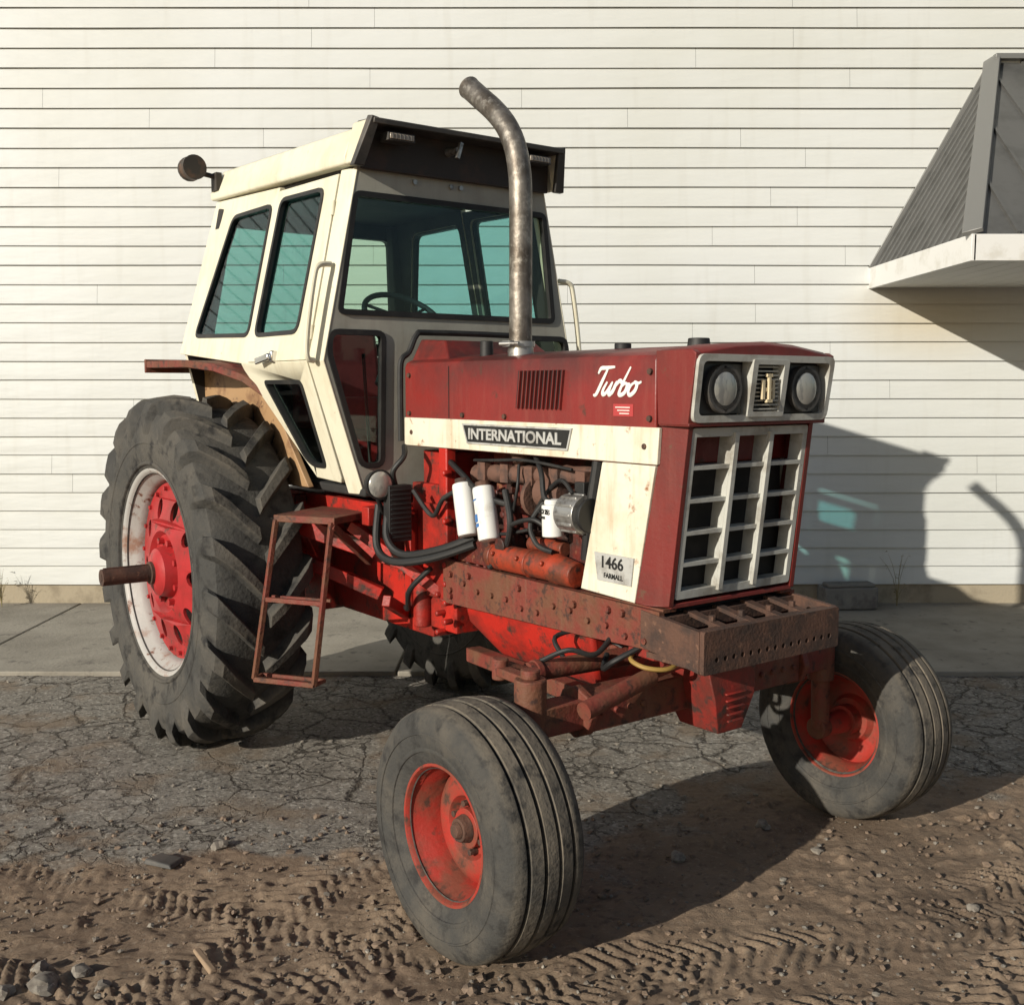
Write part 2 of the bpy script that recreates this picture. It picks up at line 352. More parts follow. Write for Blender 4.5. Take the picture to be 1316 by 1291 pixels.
em.obj('emblem',[mat('emblem_gold',(.62,.52,.34),rough=.35)],SH)
for sg in(-1,1):
    hl=MB(); c=V((sg*.198,bf(1.745)-.004,1.745))
    hl.tube([c+V((0,.02,0)),c+V((0,-.008,0)),c+V((0,-.008,0)),c+V((0,.0,0))],[.076,.076,.066,.062],36,1)
    hl.sph(c+V((0,.0,0)),.064,28,0,(1,.22,1))
    hl.obj('headlight',[M_headl,M_darkgray],SH)
gl=MB()
def gm(a,z): return (a,bg_(z)-.010,z)
def gmb(a,z): return (a,bg_(z)+.045,z)
holes=[]
cols=[(-.262,-.096),(-.074,.074),(.096,.262)]
zs=[1.600,1.495,1.388,1.283,1.180,1.086]
for c in cols:
    for i in range(5): holes.append([(c[0],zs[i+1]+.007),(c[1],zs[i+1]+.007),(c[1],zs[i]-.007),(c[0],zs[i]-.007)])
gl.panel(rnd([(-.284,1.065),(.284,1.065),(.284,1.622),(-.284,1.622)],.012),holes,gm,gmb)
for ac in(-.085,.085):
    gl.panel([(ac-.010,1.08),(ac+.010,1.08),(ac+.010,1.605),(ac-.010,1.605)],[],lambda a,z:(a,bg_(z)-.022,z),lambda a,z:(a,bg_(z),z))
gl.obj('grille',[M_lgray],SH,bevel=.0025)

# ---- frame rails, bumper
fr=MB()
for sg in(-1,1):
    fa=lambda b,z,sg=sg:(sg*(.338),b,z); fb=lambda b,z,sg=sg:(sg*.315,b,z)
    fr.panel([(-.12,.90),(-.12,1.03),(1.14,1.045),(1.14,.865),(.9,.87),(.25,.885)],[],fa,fb)
    fr.box((sg*.29,.5,1.03),(.06,1.24,.012)); fr.box((sg*.29,.5,.895),(.06,1.24,.012))
    for b in [x*.095-.06 for x in range(13)]:
        fr.cyl((sg*.35,b,.925+.02*((int(b*100))%3)),(sg*.33,b,.925+.02*((int(b*100))%3)),.011,n=8)
    for b,z in((.05,1.0),(.12,1.0),(.3,.99),(.62,1.0),(.95,1.0),(1.08,.99),(1.08,.9)): fr.cyl((sg*.352,b,z),(sg*.33,b,z),.013,n=6)
fr.obj('frame_rail',[M_redrust],tr,bevel=.003)
bm_=MB()
holes=[[(a+.009*cos(t*pi/4),.905+.009*sin(t*pi/4)) for t in range(8)] for a in [-.28+i*.04 for i in range(15)]]
bm_.panel(rnd([(-.340,.862),(.330,.862),(.330,1.000),(-.340,1.000)],.01),holes,lambda a,z:(a,-.318,z),lambda a,z:(a,-.296,z),mi=0)
for sg in(-1,1):
    bm_.panel([(-.30,.866),(-.30,.998),(-.04,1.026),(-.04,.905)],[],lambda b,z,sg=sg:(sg*.343,b,z),lambda b,z,sg=sg:(sg*.322,b,z))
bm_.box((0,-.17,.875),(.64,.25,.02))
bm_.box((0,-.28,.988),(.64,.05,.012))
bm_.box((0,-.10,.985),(.64,.06,.05))
for a in(-.20,-.06,.08,.20): 
    bm_.bar((a,-.29,.985),(a+.01,-.10,1.015),.035,.014); bm_.cyl((a,-.22,.96),(a,-.22,1.02),.012,n=6)
bm_.obj('front_bumper',[M_rust],tr,bevel=.003)

# ---- front axle
HZ=.397; AB=.05
ax=MB()
ax.bar((-.52,AB,.70),(.52,AB,.70),.12,.12,mi=0)
for sg in(-1,1):
    fy=.085 if sg<0 else .06
    ax.bar((sg*.4,AB,.70),(sg*.74,AB,.70),.095,.095,mi=0)
    ax.cyl((sg*.52,AB,.70),(sg*.55,AB,.70),.088,n=8)
    ax.cyl((sg*.73,AB,.60),(sg*.73,AB,.84),.052); ax.cyl((sg*.73,AB,.84),(sg*.73,AB,.87),.032)
    ax.cyl((sg*.73,AB,.62),(sg*.75,fy,HZ),.036); ax.cyl((sg*.72,fy,HZ),(sg*.90,fy,HZ),.045,.03)
    ax.bar((sg*.73,AB,.83),(sg*.70,.25,.82),.05,.03)
    ax.cyl((sg*.70,.25,.79),(sg*.70,.25,.86),.028)
    for a in(.3,.36,.42,.48): ax.cyl((sg*a,AB-.07,.70),(sg*a,AB-.05,.70),.012,n=6)
    ax.bar((sg*.36,.07,.68),(sg*.18,1.15,.62),.07,.06)
ax.obj('front_axle',[M_redrust],tr,bevel=.005)
pv=MB()
vs=[(-.13,-.13,.86),(.13,-.13,.86),(.13,.10,.86),(-.13,.10,.86),(-.10,-.15,.70),(.10,-.15,.70),(.1,.1,.70),(-.1,.1,.70),(-.06,-.13,.575),(.06,-.13,.575),(.06,.05,.575),(-.06,.05,.575)]
pv.add(vs,[(0,1,2,3),(0,1,5,4),(1,2,6,5),(2,3,7,6),(3,0,4,7),(4,5,9,8),(5,6,10,9),(6,7,11,10),(7,4,8,11),(8,9,10,11)])
for i in range(5): pv.box((0,-.152,.62+i*.024),(.10-.012*(4-i)*.5,.012,.008))
for sg in(-1,1): pv.bar((sg*.10,-.02,.84),(sg*.30,.0,.88),.14,.05)
pv.obj('axle_pivot_bracket',[mat('dirty_red_casting',(.24,.018,.012),(.12,.022,.015),7,.4,.6,rough=.6,c3=(.05,.025,.02),s3=18,lo3=.55,hi3=.66,bump=.25)],tr,bevel=.008)
sc=MB()
sc.cyl((-.60,.23,.80),(-.18,.20,.80),.034,mi=0); sc.cyl((-.18,.20,.80),(.6,.24,.82),.016,mi=0)
sc.cyl((-.70,.25,.84),(-.60,.23,.80),.02,mi=0); sc.cyl((.6,.24,.82),(.70,.25,.84),.022)
sc.cyl((-.62,-.08,.745),(-.3,-.05,.80),.03); sc.cyl((-.3,-.05,.80),(-.16,-.05,.82),.014)
for a in(-.58,-.22): sc.cyl((a,.225,.80),(a+.02,.225,.80),.040)
sc.obj('steering_cylinder',[M_redrust],tr)
hs=MB()
hs.tube(smooth_path([(-.30,.04,.86),(-.345,-.0,.85),(-.335,-.06,.835),(-.27,-.1,.83),(-.18,-.08,.85)]),.008,8,0)
hs.tube(smooth_path([(-.30,.0,.89),(-.38,.05,.84),(-.36,.12,.80),(-.3,.17,.83)]),.010,8,1)
hs.tube(smooth_path([(-.55,.23,.83),(-.5,.14,.88),(-.42,.10,.86),(-.33,.12,.9)]),.009,8,1)
hs.tube(smooth_path([(-.20,.20,.83),(-.24,.32,.88),(-.36,.38,.86),(-.40,.28,.80),(-.5,.24,.82)]),.009,8,1)
hs.obj('steering_hose',[M_yellow,M_black],tr)

# ---- wheels
RB=2.63
def tyre_rear(parent):
    t=MB()
    h=[(.185,.478),(.205,.50),(.222,.55),(.233,.61),(.235,.67),(.226,.73),(.207,.772),(.175,.790),(.1,.799),(.04,.802)]
    prof=h+[(-x,r) for x,r in reversed(h)]
    t.revx(prof,96)
    t.revx([(.19,.48),(-.19,.48)],64)
    P=[(.012,.798,.012,.853,0,.026,.044),(.07,.798,.07,.857,.075,.028,.046),(.13,.795,.132,.856,.155,.031,.046),(.185,.78,.192,.849,.23,.037,.050),(.213,.755,.226,.826,.268,.042,.053),(.226,.71,.246,.772,.29,.039,.052),(.231,.66,.240,.688,.302,.022,.040)]
    n=20; rr_=random.Random(5)
    for sg in(-1,1):
        for i in range(n):
            th0=2*pi*(i+(.5 if sg>0 else 0))/n
            vs=[];fs=[]
            for (w_,rb,wt,rt,th,ht,hb) in P:
                jit=rr_.uniform(-.007,.002); jt=rr_.uniform(-.004,.004)
                for (x,r,dd) in((w_,rb,-hb),(wt,rt+jit,-ht+jt),(wt,rt+jit,ht+jt),(w_,rb,hb)):
                    a=th0+th+dd/r
                    vs.append((sg*x,-r*cos(a),r*sin(a)))
            for j in range(len(P)-1):
                for q in range(3): fs.append((j*4+q,j*4+q+1,j*4+4+q+1,j*4+4+q))
            fs+=[(0,1,2,3),tuple(len(P)*4-4+q for q in range(4))]
            t.add(vs,fs)
    for sg in(-1,1):
        t.revx([(sg*.214,.520),(sg*.222,.524),(sg*.226,.532),(sg*.220,.54)],96)
        t.revx([(sg*.2335,.625),(sg*.2375,.628),(sg*.2375,.634),(sg*.2335,.637)],96)
    return t.obj('tyre',[M_tyre],parent,bevel=.009,ang=30)
def wheel_rear(x,side,name='rear_wheel'):
    e=bpy.data.objects.new(name,None); scn.collection.objects.link(e); e.parent=tr; e.location=(x,RB,.856)
    tyre_rear(e)
    s=side
    r=MB()
    r.revx([(s*.196,.520),(s*.207,.512),(s*.207,.500),(s*.196,.486),(s*.17,.474),(s*.15,.452),(s*.12,.440),(-s*.1,.44),(-s*.15,.47),(-s*.2,.487),(-s*.2,.515),(-s*.19,.515),(-s*.09,.46),(s*.1,.46),(s*.15,.495),(s*.196,.520)],96)
    r.obj('rim',[M_rimw],e,ang=40)
    d_=MB()
    circ=lambda rr,n,ph=0:[(rr*cos(2*pi*i/n+ph),rr*sin(2*pi*i/n+ph)) for i in range(n)]
    holes=[]
    for i in range(10):
        a=2*pi*i/10
        pts=[]
        for j in range(14):
            t=2*pi*j/14; ly=.050*cos(t); lx=.036*sin(t)
            pts.append(((.315+ly)*cos(a)-lx*sin(a),(.315+ly)*sin(a)+lx*cos(a)))
        holes.append(pts)
    fx=lambda y,z:(s*(.115+.05*max(0,(.42-sqrt(y*y+z*z)))/.2*1.0),y,z); fxb=lambda y,z:(s*(.10+.05*max(0,(.42-sqrt(y*y+z*z)))/.2),y,z)
    d_.panel(circ(.432,60),holes+[circ(.215,40)],fx,fxb)
    d_.revx([(s*.165,.218),(s*.17,.20),(s*.145,.18),(s*.14,.13),(s*.20,.115),(s*.215,.09),(s*.225,.055),(s*.225,.0)],48)
    for i in range(20):
        a=2*pi*(i+.5)/20; d_.cyl((s*.11,.405*cos(a),.405*sin(a)),(s*.132,.405*cos(a),.405*sin(a)),.011,n=6)
    for i in range(8):
        a=2*pi*(i+.5)/8; d_.cyl((s*.14,.155*cos(a),.155*sin(a)),(s*.17,.155*cos(a),.155*sin(a)),.016,n=6)
    d_.cyl((s*.14,.0,0),(-s*.3,0,0),.1)
    d_.obj('wheel_disc',[M_rimr],e,bevel=.003)
    return e
RW=wheel_rear(-.820,-1); wheel_rear(.79,1)
ab=MB(); ab.cyl((-1.0,RB,.856),(-1.285,RB,.856),.040,n=28); ab.cyl((-1.286,RB,.856),(-1.288,RB,.856),.018); ab.cyl((-.6,RB,.856),(-1.06,RB,.856),.055)
ab.box((-1.14,RB,.898),(.27,.012,.006))
ab.obj('axle_shaft',[M_rust],tr,bevel=.003)
def wheel_front(x,fy,side):
    e=bpy.data.objects.new('front_wheel',None); scn.collection.objects.link(e); e.parent=tr; e.location=(x,fy,HZ)
    t=MB(); s=side; K=.9695
    h=[(.105,.205),(.118,.222),(.132,.25),(.146,.29),(.150,.325),(.145,.358),(.134,.380),(.125,.388),(.118,.394),(.092,.401),(.088,.400),(.086,.384),(.076,.384),(.074,.403),(.035,.408),(.033,.406),(.031,.389),(.021,.389),(.019,.408),(.0,.4095)]
    h=[(a,r*K) for a,r in h]
    t.revx(h+[(-a,r) for a,r in reversed(h[:-1])],96)
    for sg in(-1,1):
        t.revx([(sg*.1355,.262*K),(sg*.1405,.264*K),(sg*.143,.27*K),(sg*.1415,.277*K)],72)
        t.revx([(sg*.148,.318*K),(sg*.1525,.320*K),(sg*.1525,.325*K),(sg*.149,.328*K)],72)
    t.obj('tyre',[M_tyre_f],e,ang=40)
    r=MB()
    r.revx([(s*.112,.220),(s*.120,.217),(s*.120,.209),(s*.108,.202),(s*.08,.199),(s*.06,.182),(-s*.02,.178),(-s*.07,.182),(-s*.09,.199),(-s*.118,.208),(-s*.118,.220),(-s*.108,.219),(-s*.06,.2),(s*.05,.2),(s*.112,.220)],72)
    r.revx([(s*.0,.180),(s*.015,.165),(s*.03,.135),(s*.025,.10),(s*.0,.085),(s*.0,.03)],60)
    r.revx([(-s*.01,.180),(s*.005,.165),(s*.02,.135),(s*.015,.10),(-s*.01,.085),(-s*.01,.03)],60)
    r.obj('rim',[M_rimf],e,ang=40)
    hb=MB(); hb.cyl((-s*.06,0,0),(s*.03,0,0),.062,mi=0); hb.cyl((s*.03,0,0),(s*.06,0,0),.045,.036,mi=1); hb.cyl((s*.06,0,0),(s*.075,0,0),.028,.02,mi=1)
    for i in range(6):
        a=2*pi*i/6+.3; hb.cyl((s*.0,.075*cos(a),.075*sin(a)),(s*.03,.075*cos(a),.075*sin(a)),.011,n=6,mi=1)
    hb.cyl((-s*.18,0,0),(-s*.05,0,0),.04,.05,mi=0)
    hb.obj('hub',[M_rimf,M_rust],e,bevel=.002)
wheel_front(-.925,.085,-1); wheel_front(.950,.06,1)

# ---- exhaust
ex=MB(); A=-.215
path=[(A,.775,1.84),(A,.775,2.1),(A,.775,2.45),(A,.782,2.56),(A,.81,2.66),(A,.865,2.745),(A,.94,2.815),(A,1.03,2.88),(A,1.115,2.94)]
pp=smooth_path(path,5)
ex.tube(pp,[.044]*(len(pp)-1)+[.046],28,0,caps=False)
dr=(V(pp[-1])-V(pp[-3])).normalized()
ex.tube([pp[-1],V(pp[-1])-dr*.25],[.041,.040],28,1,caps=False); ex.tube([V(pp[-1])-dr*.25,V(pp[-1])-dr*.26],[.04,.001],28,1)
ex.cyl((A,.775,1.86),(A,.775,1.905),.050,mi=2); ex.cyl((A,.775,1.905),(A,.775,1.925),.056,mi=2); ex.cyl((A,.775,1.83),(A,.775,1.865),.056,mi=2)
ex.cyl((A-.05,.72,1.915),(A-.08,.8,1.915),.008,mi=2)
ex.box((A-.055,.775,1.915),(.03,.05,.022),mi=2)
ex.obj('exhaust_stack',[M_pipe,M_decalblk,M_steel],tr)

# ---- engine bay
en=MB()
en.box((0,.62,1.15),(.36,1.0,.56)); en.box((0,.62,1.44),(.26,.9,.12))
for i in range(6): en.box((-.20,.25+i*.15,1.38),(.08,.10,.09)); 
for i in range(9): en.cyl((-.185,.25+i*.095,1.24),(-.205,.25+i*.095,1.24),.016,n=6)
en.box((-.20,.75,1.08),(.10,.50,.10)); en.box((-.2,.35,1.2),(.12,.16,.22)); en.box((0,.1,1.28),(.56,.04,.5))
for i in range(7): en.box((-.195,.28+i*.11,1.31),(.05,.03,.06))
for z in(1.12,1.19,1.33): en.cyl((-.2,.18,z),(-.2,1.05,z),.012,n=8)
en.obj('engine_block',[M_engine],tr,bevel=.008)
mf=MB()
mf.tube(smooth_path([(-.24,1.02,1.40),(-.26,.85,1.415),(-.26,.65,1.42),(-.25,.45,1.43),(-.22,.28,1.44)]),[.034+.006*(i%6==0) for i in range(25)],14)
for i in range(5):
    mf.cyl((-.26,.92-i*.15,1.415),(-.17,.92-i*.15,1.38),.026); mf.box((-.285,.92-i*.15,1.42),(.03,.05,.07))
mf.tube(smooth_path([(-.24,.70,1.45),(-.23,.76,1.53),(A,.775,1.6)]),.045,14); mf.cyl((-.25,.58,1.36),(-.25,.44,1.36),.06); mf.cyl((-.26,.62,1.34),(-.26,.60,1.34),.075)
mf.obj('exhaust_manifold',[M_manif],tr)
tr_=MB(); tr_.cyl((-.325,.80,1.10),(-.325,.42,1.10),.050,mi=0); tr_.cyl((-.325,.42,1.10),(-.325,.30,1.09),.056,.046,mi=0); tr_.cyl((-.325,.82,1.10),(-.325,.80,1.10),.04,mi=0)
for b in(.42,.56,.78): tr_.cyl((-.325,b,1.10),(-.325,b-.012,1.10),.055,mi=0)
tr_.cyl((-.28,.62,1.165),(-.28,.42,1.165),.028)
for a in(0,1,2): tr_.cyl((-.37,.44+a*.15,1.12),(-.385,.44+a*.15,1.12),.010,n=6)
tr_.obj('starter_motor',[M_orange],tr,bevel=.004)
for (b,z,tx) in((.955,1.265,''),(.815,1.262,'')):
    f=MB(); p0=V((-.345,b+.03,z+.105)); p1=V((-.36,b-.035,z-.10)); dd=(p1-p0)
    f.tube([p0,p0+dd*.02,p0+dd*.06,p0+dd*.5,p0+dd*.94,p0+dd*.98,p1],[.032,.041,.043,.043,.043,.040,.03],28,0)
    f.cyl(p0-dd*.08,p0,.03,mi=1)
    fo=f.obj('oil_filter',[M_white,M_rust],tr)
    fo['label']='white spin-on oil filter with blue logo' 
c=V((-.352,.815,1.262)); dd=(V((-.36,.78,1.162))-V((-.345,.845,1.367))).normalized()
u=V((-1,0,0)); u=(u-dd*u.dot(dd)).normalized(); w_=dd.cross(u)
for (t0_,t1_,a0_,a1_) in((.0,.03,-.1,.7),(.036,.05,-.15,.75),(-.06,-.054,-1,1.0)):
    lb=MB(); vs=[]
    for t in(t0_,t1_):
        for i in range(7):
            a=a0_+(a1_-a0_)*i/6; vs.append(c+dd*t+u*cos(a)*.0445+w_*sin(a)*.0445)
    lb.add(vs,[(i,i+1,i+8,i+7) for i in range(6)])
    lb.obj('filter_logo',[M_blueprint],tr,recalc=False)
wf=MB(); wf.cyl((-.33,.435,1.33),(-.33,.43,1.215),.040,mi=0); wf.cyl((-.33,.435,1.33),(-.33,.435,1.35),.03,mi=0)
WF=wf.obj('fuel_filter',[M_white],tr,bevel=.004)
text('CO 25',.024,(-.3725,.462,1.300),(0,-1,0),(0,0,1),M_decalblk,'filter_lettering',WF,sx=.8,bold=.0006)
text('FILTER',.013,(-.3725,.460,1.282),(0,-1,0),(0,0,1),M_decalblk,'filter_lettering',WF,sx=.9)
al=MB()
al.cyl((-.33,.35,1.31),(-.33,.25,1.31),.068,mi=0); al.cyl((-.33,.25,1.31),(-.33,.235,1.31),.05,mi=1)
al.cyl((-.33,.36,1.31),(-.33,.35,1.31),.054,mi=0); al.cyl((-.33,.22,1.31),(-.33,.235,1.31),.06,mi=1)
for i in range(12):
    a=2*pi*i/12; al.box((-.33+.066*cos(a),.30,1.31+.066*sin(a)),(.012,.08,.012),mi=0)
for i in range(8):
    a=2*pi*i/8; al.cyl((-.33+.04*cos(a),.358,1.31+.04*sin(a)),(-.33+.04*cos(a),.364,1.31+.04*sin(a)),.009,n=8,mi=1)
al.box((-.30,.3,1.39),(.04,.05,.06),mi=1)
al.obj('alternator',[M_steel,M_black],tr,bevel=.002)
hz=MB()
def hose(pts,r=.012,mi=0): hz.tube(smooth_path(pts),r,10,mi)
hose([(-.30,1.15,1.45),(-.33,1.0,1.40),(-.34,.85,1.33),(-.30,.7,1.3)])
hose([(-.28,.6,1.5),(-.33,.5,1.44),(-.35,.46,1.36),(-.34,.43,1.34)],.010)
hose([(-.34,.31,1.38),(-.32,.4,1.42),(-.31,.5,1.36),(-.3,.6,1.25)],.008)
hose([(-.33,.72,1.36),(-.35,.66,1.25),(-.34,.70,1.15),(-.36,.78,1.06)],.013)
hose([(-.30,.52,1.33),(-.34,.55,1.25),(-.35,.50,1.18),(-.34,.42,1.16)],.010)
hose([(-.30,.72,1.20),(-.355,.64,1.24),(-.355,.52,1.27),(-.33,.46,1.24)],.009)
hose([(-.33,.92,1.16),(-.40,1.06,1.10),(-.46,1.25,1.06),(-.48,1.35,1.12),(-.44,1.4,1.25)],.017)
hose([(-.33,.92,1.13),(-.42,1.10,1.06),(-.49,1.28,1.03),(-.50,1.40,1.08),(-.46,1.45,1.25)],.017)
hose([(-.36,1.2,1.0),(-.40,1.3,.9),(-.35,1.4,.8),(-.3,1.5,.78)],.012)
hose([(-.38,1.3,1.32),(-.35,1.2,1.22),(-.36,1.1,1.3),(-.33,1.0,1.35)],.010)
hose([(-.30,.22,1.5),(-.31,.25,1.3),(-.30,.28,1.15)],.022)
hose([(-.29,1.05,1.28),(-.31,.9,1.20),(-.33,.75,1.19),(-.31,.6,1.22)],.007)
hose([(-.29,.98,1.46),(-.32,.8,1.47),(-.32,.6,1.48),(-.31,.35,1.46)],.006)
hose([(-.31,.66,1.46),(-.34,.63,1.38),(-.33,.67,1.28)],.006)
hose([(-.42,1.38,1.34),(-.44,1.36,1.40),(-.40,1.34,1.46),(-.36,1.40,1.50)],.012)
hz.obj('engine_hose',[M_black],tr)
rp=MB()
for i,b in enumerate((1.0,.93,.88)): rp.cyl((-.3,b,1.18-.03*i),(-.31,b,1.0),.012,n=8)
rp.cyl((-.30,1.02,1.2),(-.31,.70,1.18),.02); rp.cyl((-.30,.72,1.30),(-.30,.72,1.12),.03)
rp.box((-.30,.9,1.12),(.05,.30,.14)); rp.cyl((-.25,.72,1.15),(-.36,.72,1.15),.03)
rp.obj('fuel_pump',[M_engine],tr,bevel=.003)

# ---- clutch housing, transmission, pan
tm=MB()
tm.box((0,1.30,1.03),(.56,.34,.62)); tm.box((-.30,1.16,1.28),(.05,.06,.46)); tm.box((.30,1.16,1.28),(.05,.06,.46))
tm.box((0,1.9,.93),(.44,1.0,.56)); tm.box((0,RB,.92),(.56,.62,.58)); tm.cyl((-.62,RB,.856),(.62,RB,.856),.13)
tm.box((-.29,1.25,1.06),(.03,.20,.40)); tm.box((0,1.3,1.38),(.5,.25,.2))
tm.cyl((-.30,1.36,.72),(-.30,1.36,.95),.04)
for z in(.78,.86,.94,1.02,1.10,1.2,1.3,1.4): tm.cyl((-.345,1.13,z),(-.30,1.13,z),.014,n=6)
for z in(.72,.8,.88): tm.cyl((-.325,1.22,z),(-.27,1.22,z),.014,n=6)
tm.obj('transmission_housing',[M_red],tr,bevel=.015,seg=3)
pn=MB()
vs=[]
for (z,x,b0,b1) in((.89,.26,.30,1.12),(.78,.24,.30,1.10),(.66,.17,.36,.98),(.62,.13,.40,.92)):
    vs+=[(-x,b0,z),(x,b0,z),(x,b1,z),(-x,b1,z)]
fs=[(0,1,2,3),(12,13,14,15)]
for r in range(3):
    for i in range(4): fs.append((r*4+i,r*4+(i+1)%4,r*4+4+(i+1)%4,r*4+4+i))
pn.add(vs,fs); pn.box((0,.6,.89),(.54,1.1,.03)); pn.obj('oil_pan',[M_red],tr,bevel=.02,seg=3)
br=MB()
br.bar((-.28,1.50,.98),(-.62,1.95,1.14),.06,.08); br.bar((-.28,1.75,.80),(-.60,2.0,.98),.05,.06); br.bar((-.26,1.2,.86),(-.5,1.62,1.15),.05,.05)
br.bar((-.5,1.5,1.2),(.5,1.5,1.2),.06,.08); br.bar((-.5,2.2,1.2),(.5,2.2,1.2),.06,.08); br.bar((-.42,1.42,1.22),(-.42,2.4,1.22),.05,.06)
br.bar((.42,1.42,1.22),(.42,2.4,1.22),.05,.06); br.bar((-.30,1.45,.8),(-.30,1.45,1.22),.04,.05); br.bar((-.40,1.50,.82),(-.22,1.62,.72),.04,.05)
br.obj('cab_support_bracket',[M_red],tr,bevel=.004)
oc=MB(); oc.box((-.415,1.37,1.22),(.11,.05,.24),mi=0)
for i in range(11): oc.box((-.415,1.342,1.12+i*.02),(.10,.006,.006),mi=0)
oc.obj('oil_cooler',[M_black,M_darkgray],tr,bevel=.003)
wl=MB(); c=V((-.500,1.385,1.345))
wl.tube([c+V((0,.06,0)),c+V((0,.03,0)),c+V((0,-.01,0)),c+V((0,-.02,0))],[.02,.052,.064,.064],28,0); wl.sph(c+V((0,-.02,0)),.056,24,1,(1,.3,1)); wl.cyl(c+V((0,0.01,-.05)),c+V((.05,.05,-.13)),.01,mi=0)
wl.obj('lower_work_light',[M_black,M_headl],tr)

# ---- cab
zk=1.86
def asf(z): return .70-(z-zk)*.215 if z>=zk else .70-(zk-z)*.32
cab=bpy.data.objects.new('cab',None); scn.collection.objects.link(cab); cab.parent=tr
TH=.035
def sidef(sg,o=0.0): return (lambda b,z:(sg*(asf(z)+o),b,z))
w_rear=rnd([(2.275,1.99),(2.955,2.01),(2.715,2.60),(2.26,2.60)],.05)
w_door=rnd([(1.745,1.985),(2.185,1.985),(2.155,2.61),(1.725,2.60)],.05)
w_low=rnd([(2.09,1.775),(1.72,1.775),(1.73,1.40),(1.85,1.40),(1.91,1.43)],.03)
for sg in(-1,1):
    fb=MB()
    fb.panel([(2.225,1.86),(2.30,1.86),(3.14,1.925),(2.99,2.71),(2.215,2.675)],[w_rear],sidef(sg),sidef(sg,-TH),mi=0,mib=1,mie=0)
    for (z0,z1) in((1.86,2.66),(1.29,1.86)):
        f=lambda z:[(sg*asf(z),1.612,z),(sg*(asf(z)-.012),1.56,z),(sg*(asf(z)-.03),1.524,z),(sg*(asf(z)-.07),1.56,z),(sg*(asf(z)-.05),1.612,z)]
        fb.add(f(z0)+f(z1),[(i,(i+1)%5,5+(i+1)%5,5+i) for i in range(5)]+[(0,1,2,3,4),(5,6,7,8,9)])
    fb.obj('cab_side_panel',[M_cream,M_dark],cab,bevel=.004)
    dr_=MB()
    dr_.panel([(1.618,1.864),(2.219,1.864),(2.209,2.655),(1.618,2.645)],[w_door],sidef(sg,.006),sidef(sg,-TH),mi=0,mib=1)
    dr_.panel([(1.618,1.862),(2.295,1.862),(2.28,1.83),(1.86,1.345),(1.64,1.335),(1.625,1.36)],[w_low],sidef(sg,.006),sidef(sg,-TH),mi=0,mib=1)
    D=dr_.obj('door',[M_cream,M_dark],cab,bevel=.004)
    for z in(2.50,1.98):
        hn=MB(); hn.cyl((sg*(asf(z)+.008),1.614,z-.03),(sg*(asf(z+.03)+.008),1.614,z+.03),.009,n=10)
        hn.obj('door_hinge',[M_cream],D)
    for nm,wp,gm_ in(('side_window',w_rear,M_glass),('side_window',w_door,M_glass),('lower_window',w_low,M_glassc)):
        g=MB(); oo=.008 if wp is not w_rear else .002
        g.panel(off(wp,.007),[off(wp,-.012)],sidef(sg,oo+.004),sidef(sg,oo-.03),mi=0)
        g.panel(off(wp,-.010),[],sidef(sg,-.008),sidef(sg,-.012),mi=1)
        g.obj(nm,[M_black,gm_],D if wp is not w_rear else cab)
    hd=MB()
    hd.box((sg*(asf(1.885)+.015),1.93,1.885),(.03,.03,.05)); hd.bar((sg*(asf(1.885)+.035),1.93,1.885),(sg*(asf(1.87)+.04),2.05,1.865),.018,.03)
    hd.obj('door_handle',[M_chrome],D,bevel=.005)
    gh=MB(); o=.06
    gh.tube(smooth_path([(sg*(asf(2.26)-.0),1.555,2.26),(sg*(asf(2.26)+o),1.545,2.25),(sg*(asf(2.2)+o+.01),1.545,2.2),(sg*(asf(2.0)+o),1.545,2.0),(sg*(asf(1.9)+.045),1.545,1.88),(sg*(asf(1.86)+.0),1.555,1.86)],5),.012,10)
    gh.obj('grab_handle',[M_cream],cab)
ws=rnd([(-.595,2.06),(.560,2.06),(.500,2.56),(-.512,2.56)],.03)
lw=rnd([(-.650,1.90),(-.635,1.985),(-.378,1.985),(-.392,1.41),(-.50,1.41)],.04)
rw=[(-x,z) for x,z in lw]
fp=MB(); ff=lambda a,z:(a,1.528,z); fk=lambda a,z:(a,1.56,z)
edge=lambda z:asf(z)-.028
fp.panel([(-edge(zk),zk),(-edge(1.29),1.29),(edge(1.29),1.29),(edge(zk),zk),(edge(2.68),2.68),(-edge(2.68),2.68)],[ws,lw,rw],ff,fk,mi=0,mib=1)
fp.obj('cab_front_panel',[M_gray,M_dark],cab,bevel=.003)
for nm,wp,o in(('windshield',ws,0),('front_lower_window',lw,0),('front_lower_window',rw,0)):
    g=MB(); g.panel(off(wp,.008),[off(wp,-.016)],lambda a,z:(a,1.520,z),lambda a,z:(a,1.55,z),mi=0); g.panel(off(wp,-.012),[],lambda a,z:(a,1.540,z),lambda a,z:(a,1.545,z),mi=1)
    g.obj(nm,[M_black,M_glassc],cab)
rb=lambda z:3.12-(z-1.93)*.2
rp_=MB(); rwn=rnd([(-.60,1.99),(.60,1.99),(.51,2.60),(-.51,2.60)],.05)
rp_.panel([(-.67,1.93),(.67,1.93),(.52,2.70),(-.52,2.70)],[rwn],lambda a,z:(a,rb(z),z),lambda a,z:(a,rb(z)-.03,z),mi=0,mib=1)
rp_.panel([(-.52,1.29),(.52,1.29),(.67,1.925),(-.67,1.925)],[],lambda a,z:(a,3.11,z),lambda a,z:(a,3.08,z),mi=0,mib=1)
rp_.obj('cab_rear_panel',[M_cream,M_dark],cab,bevel=.003)
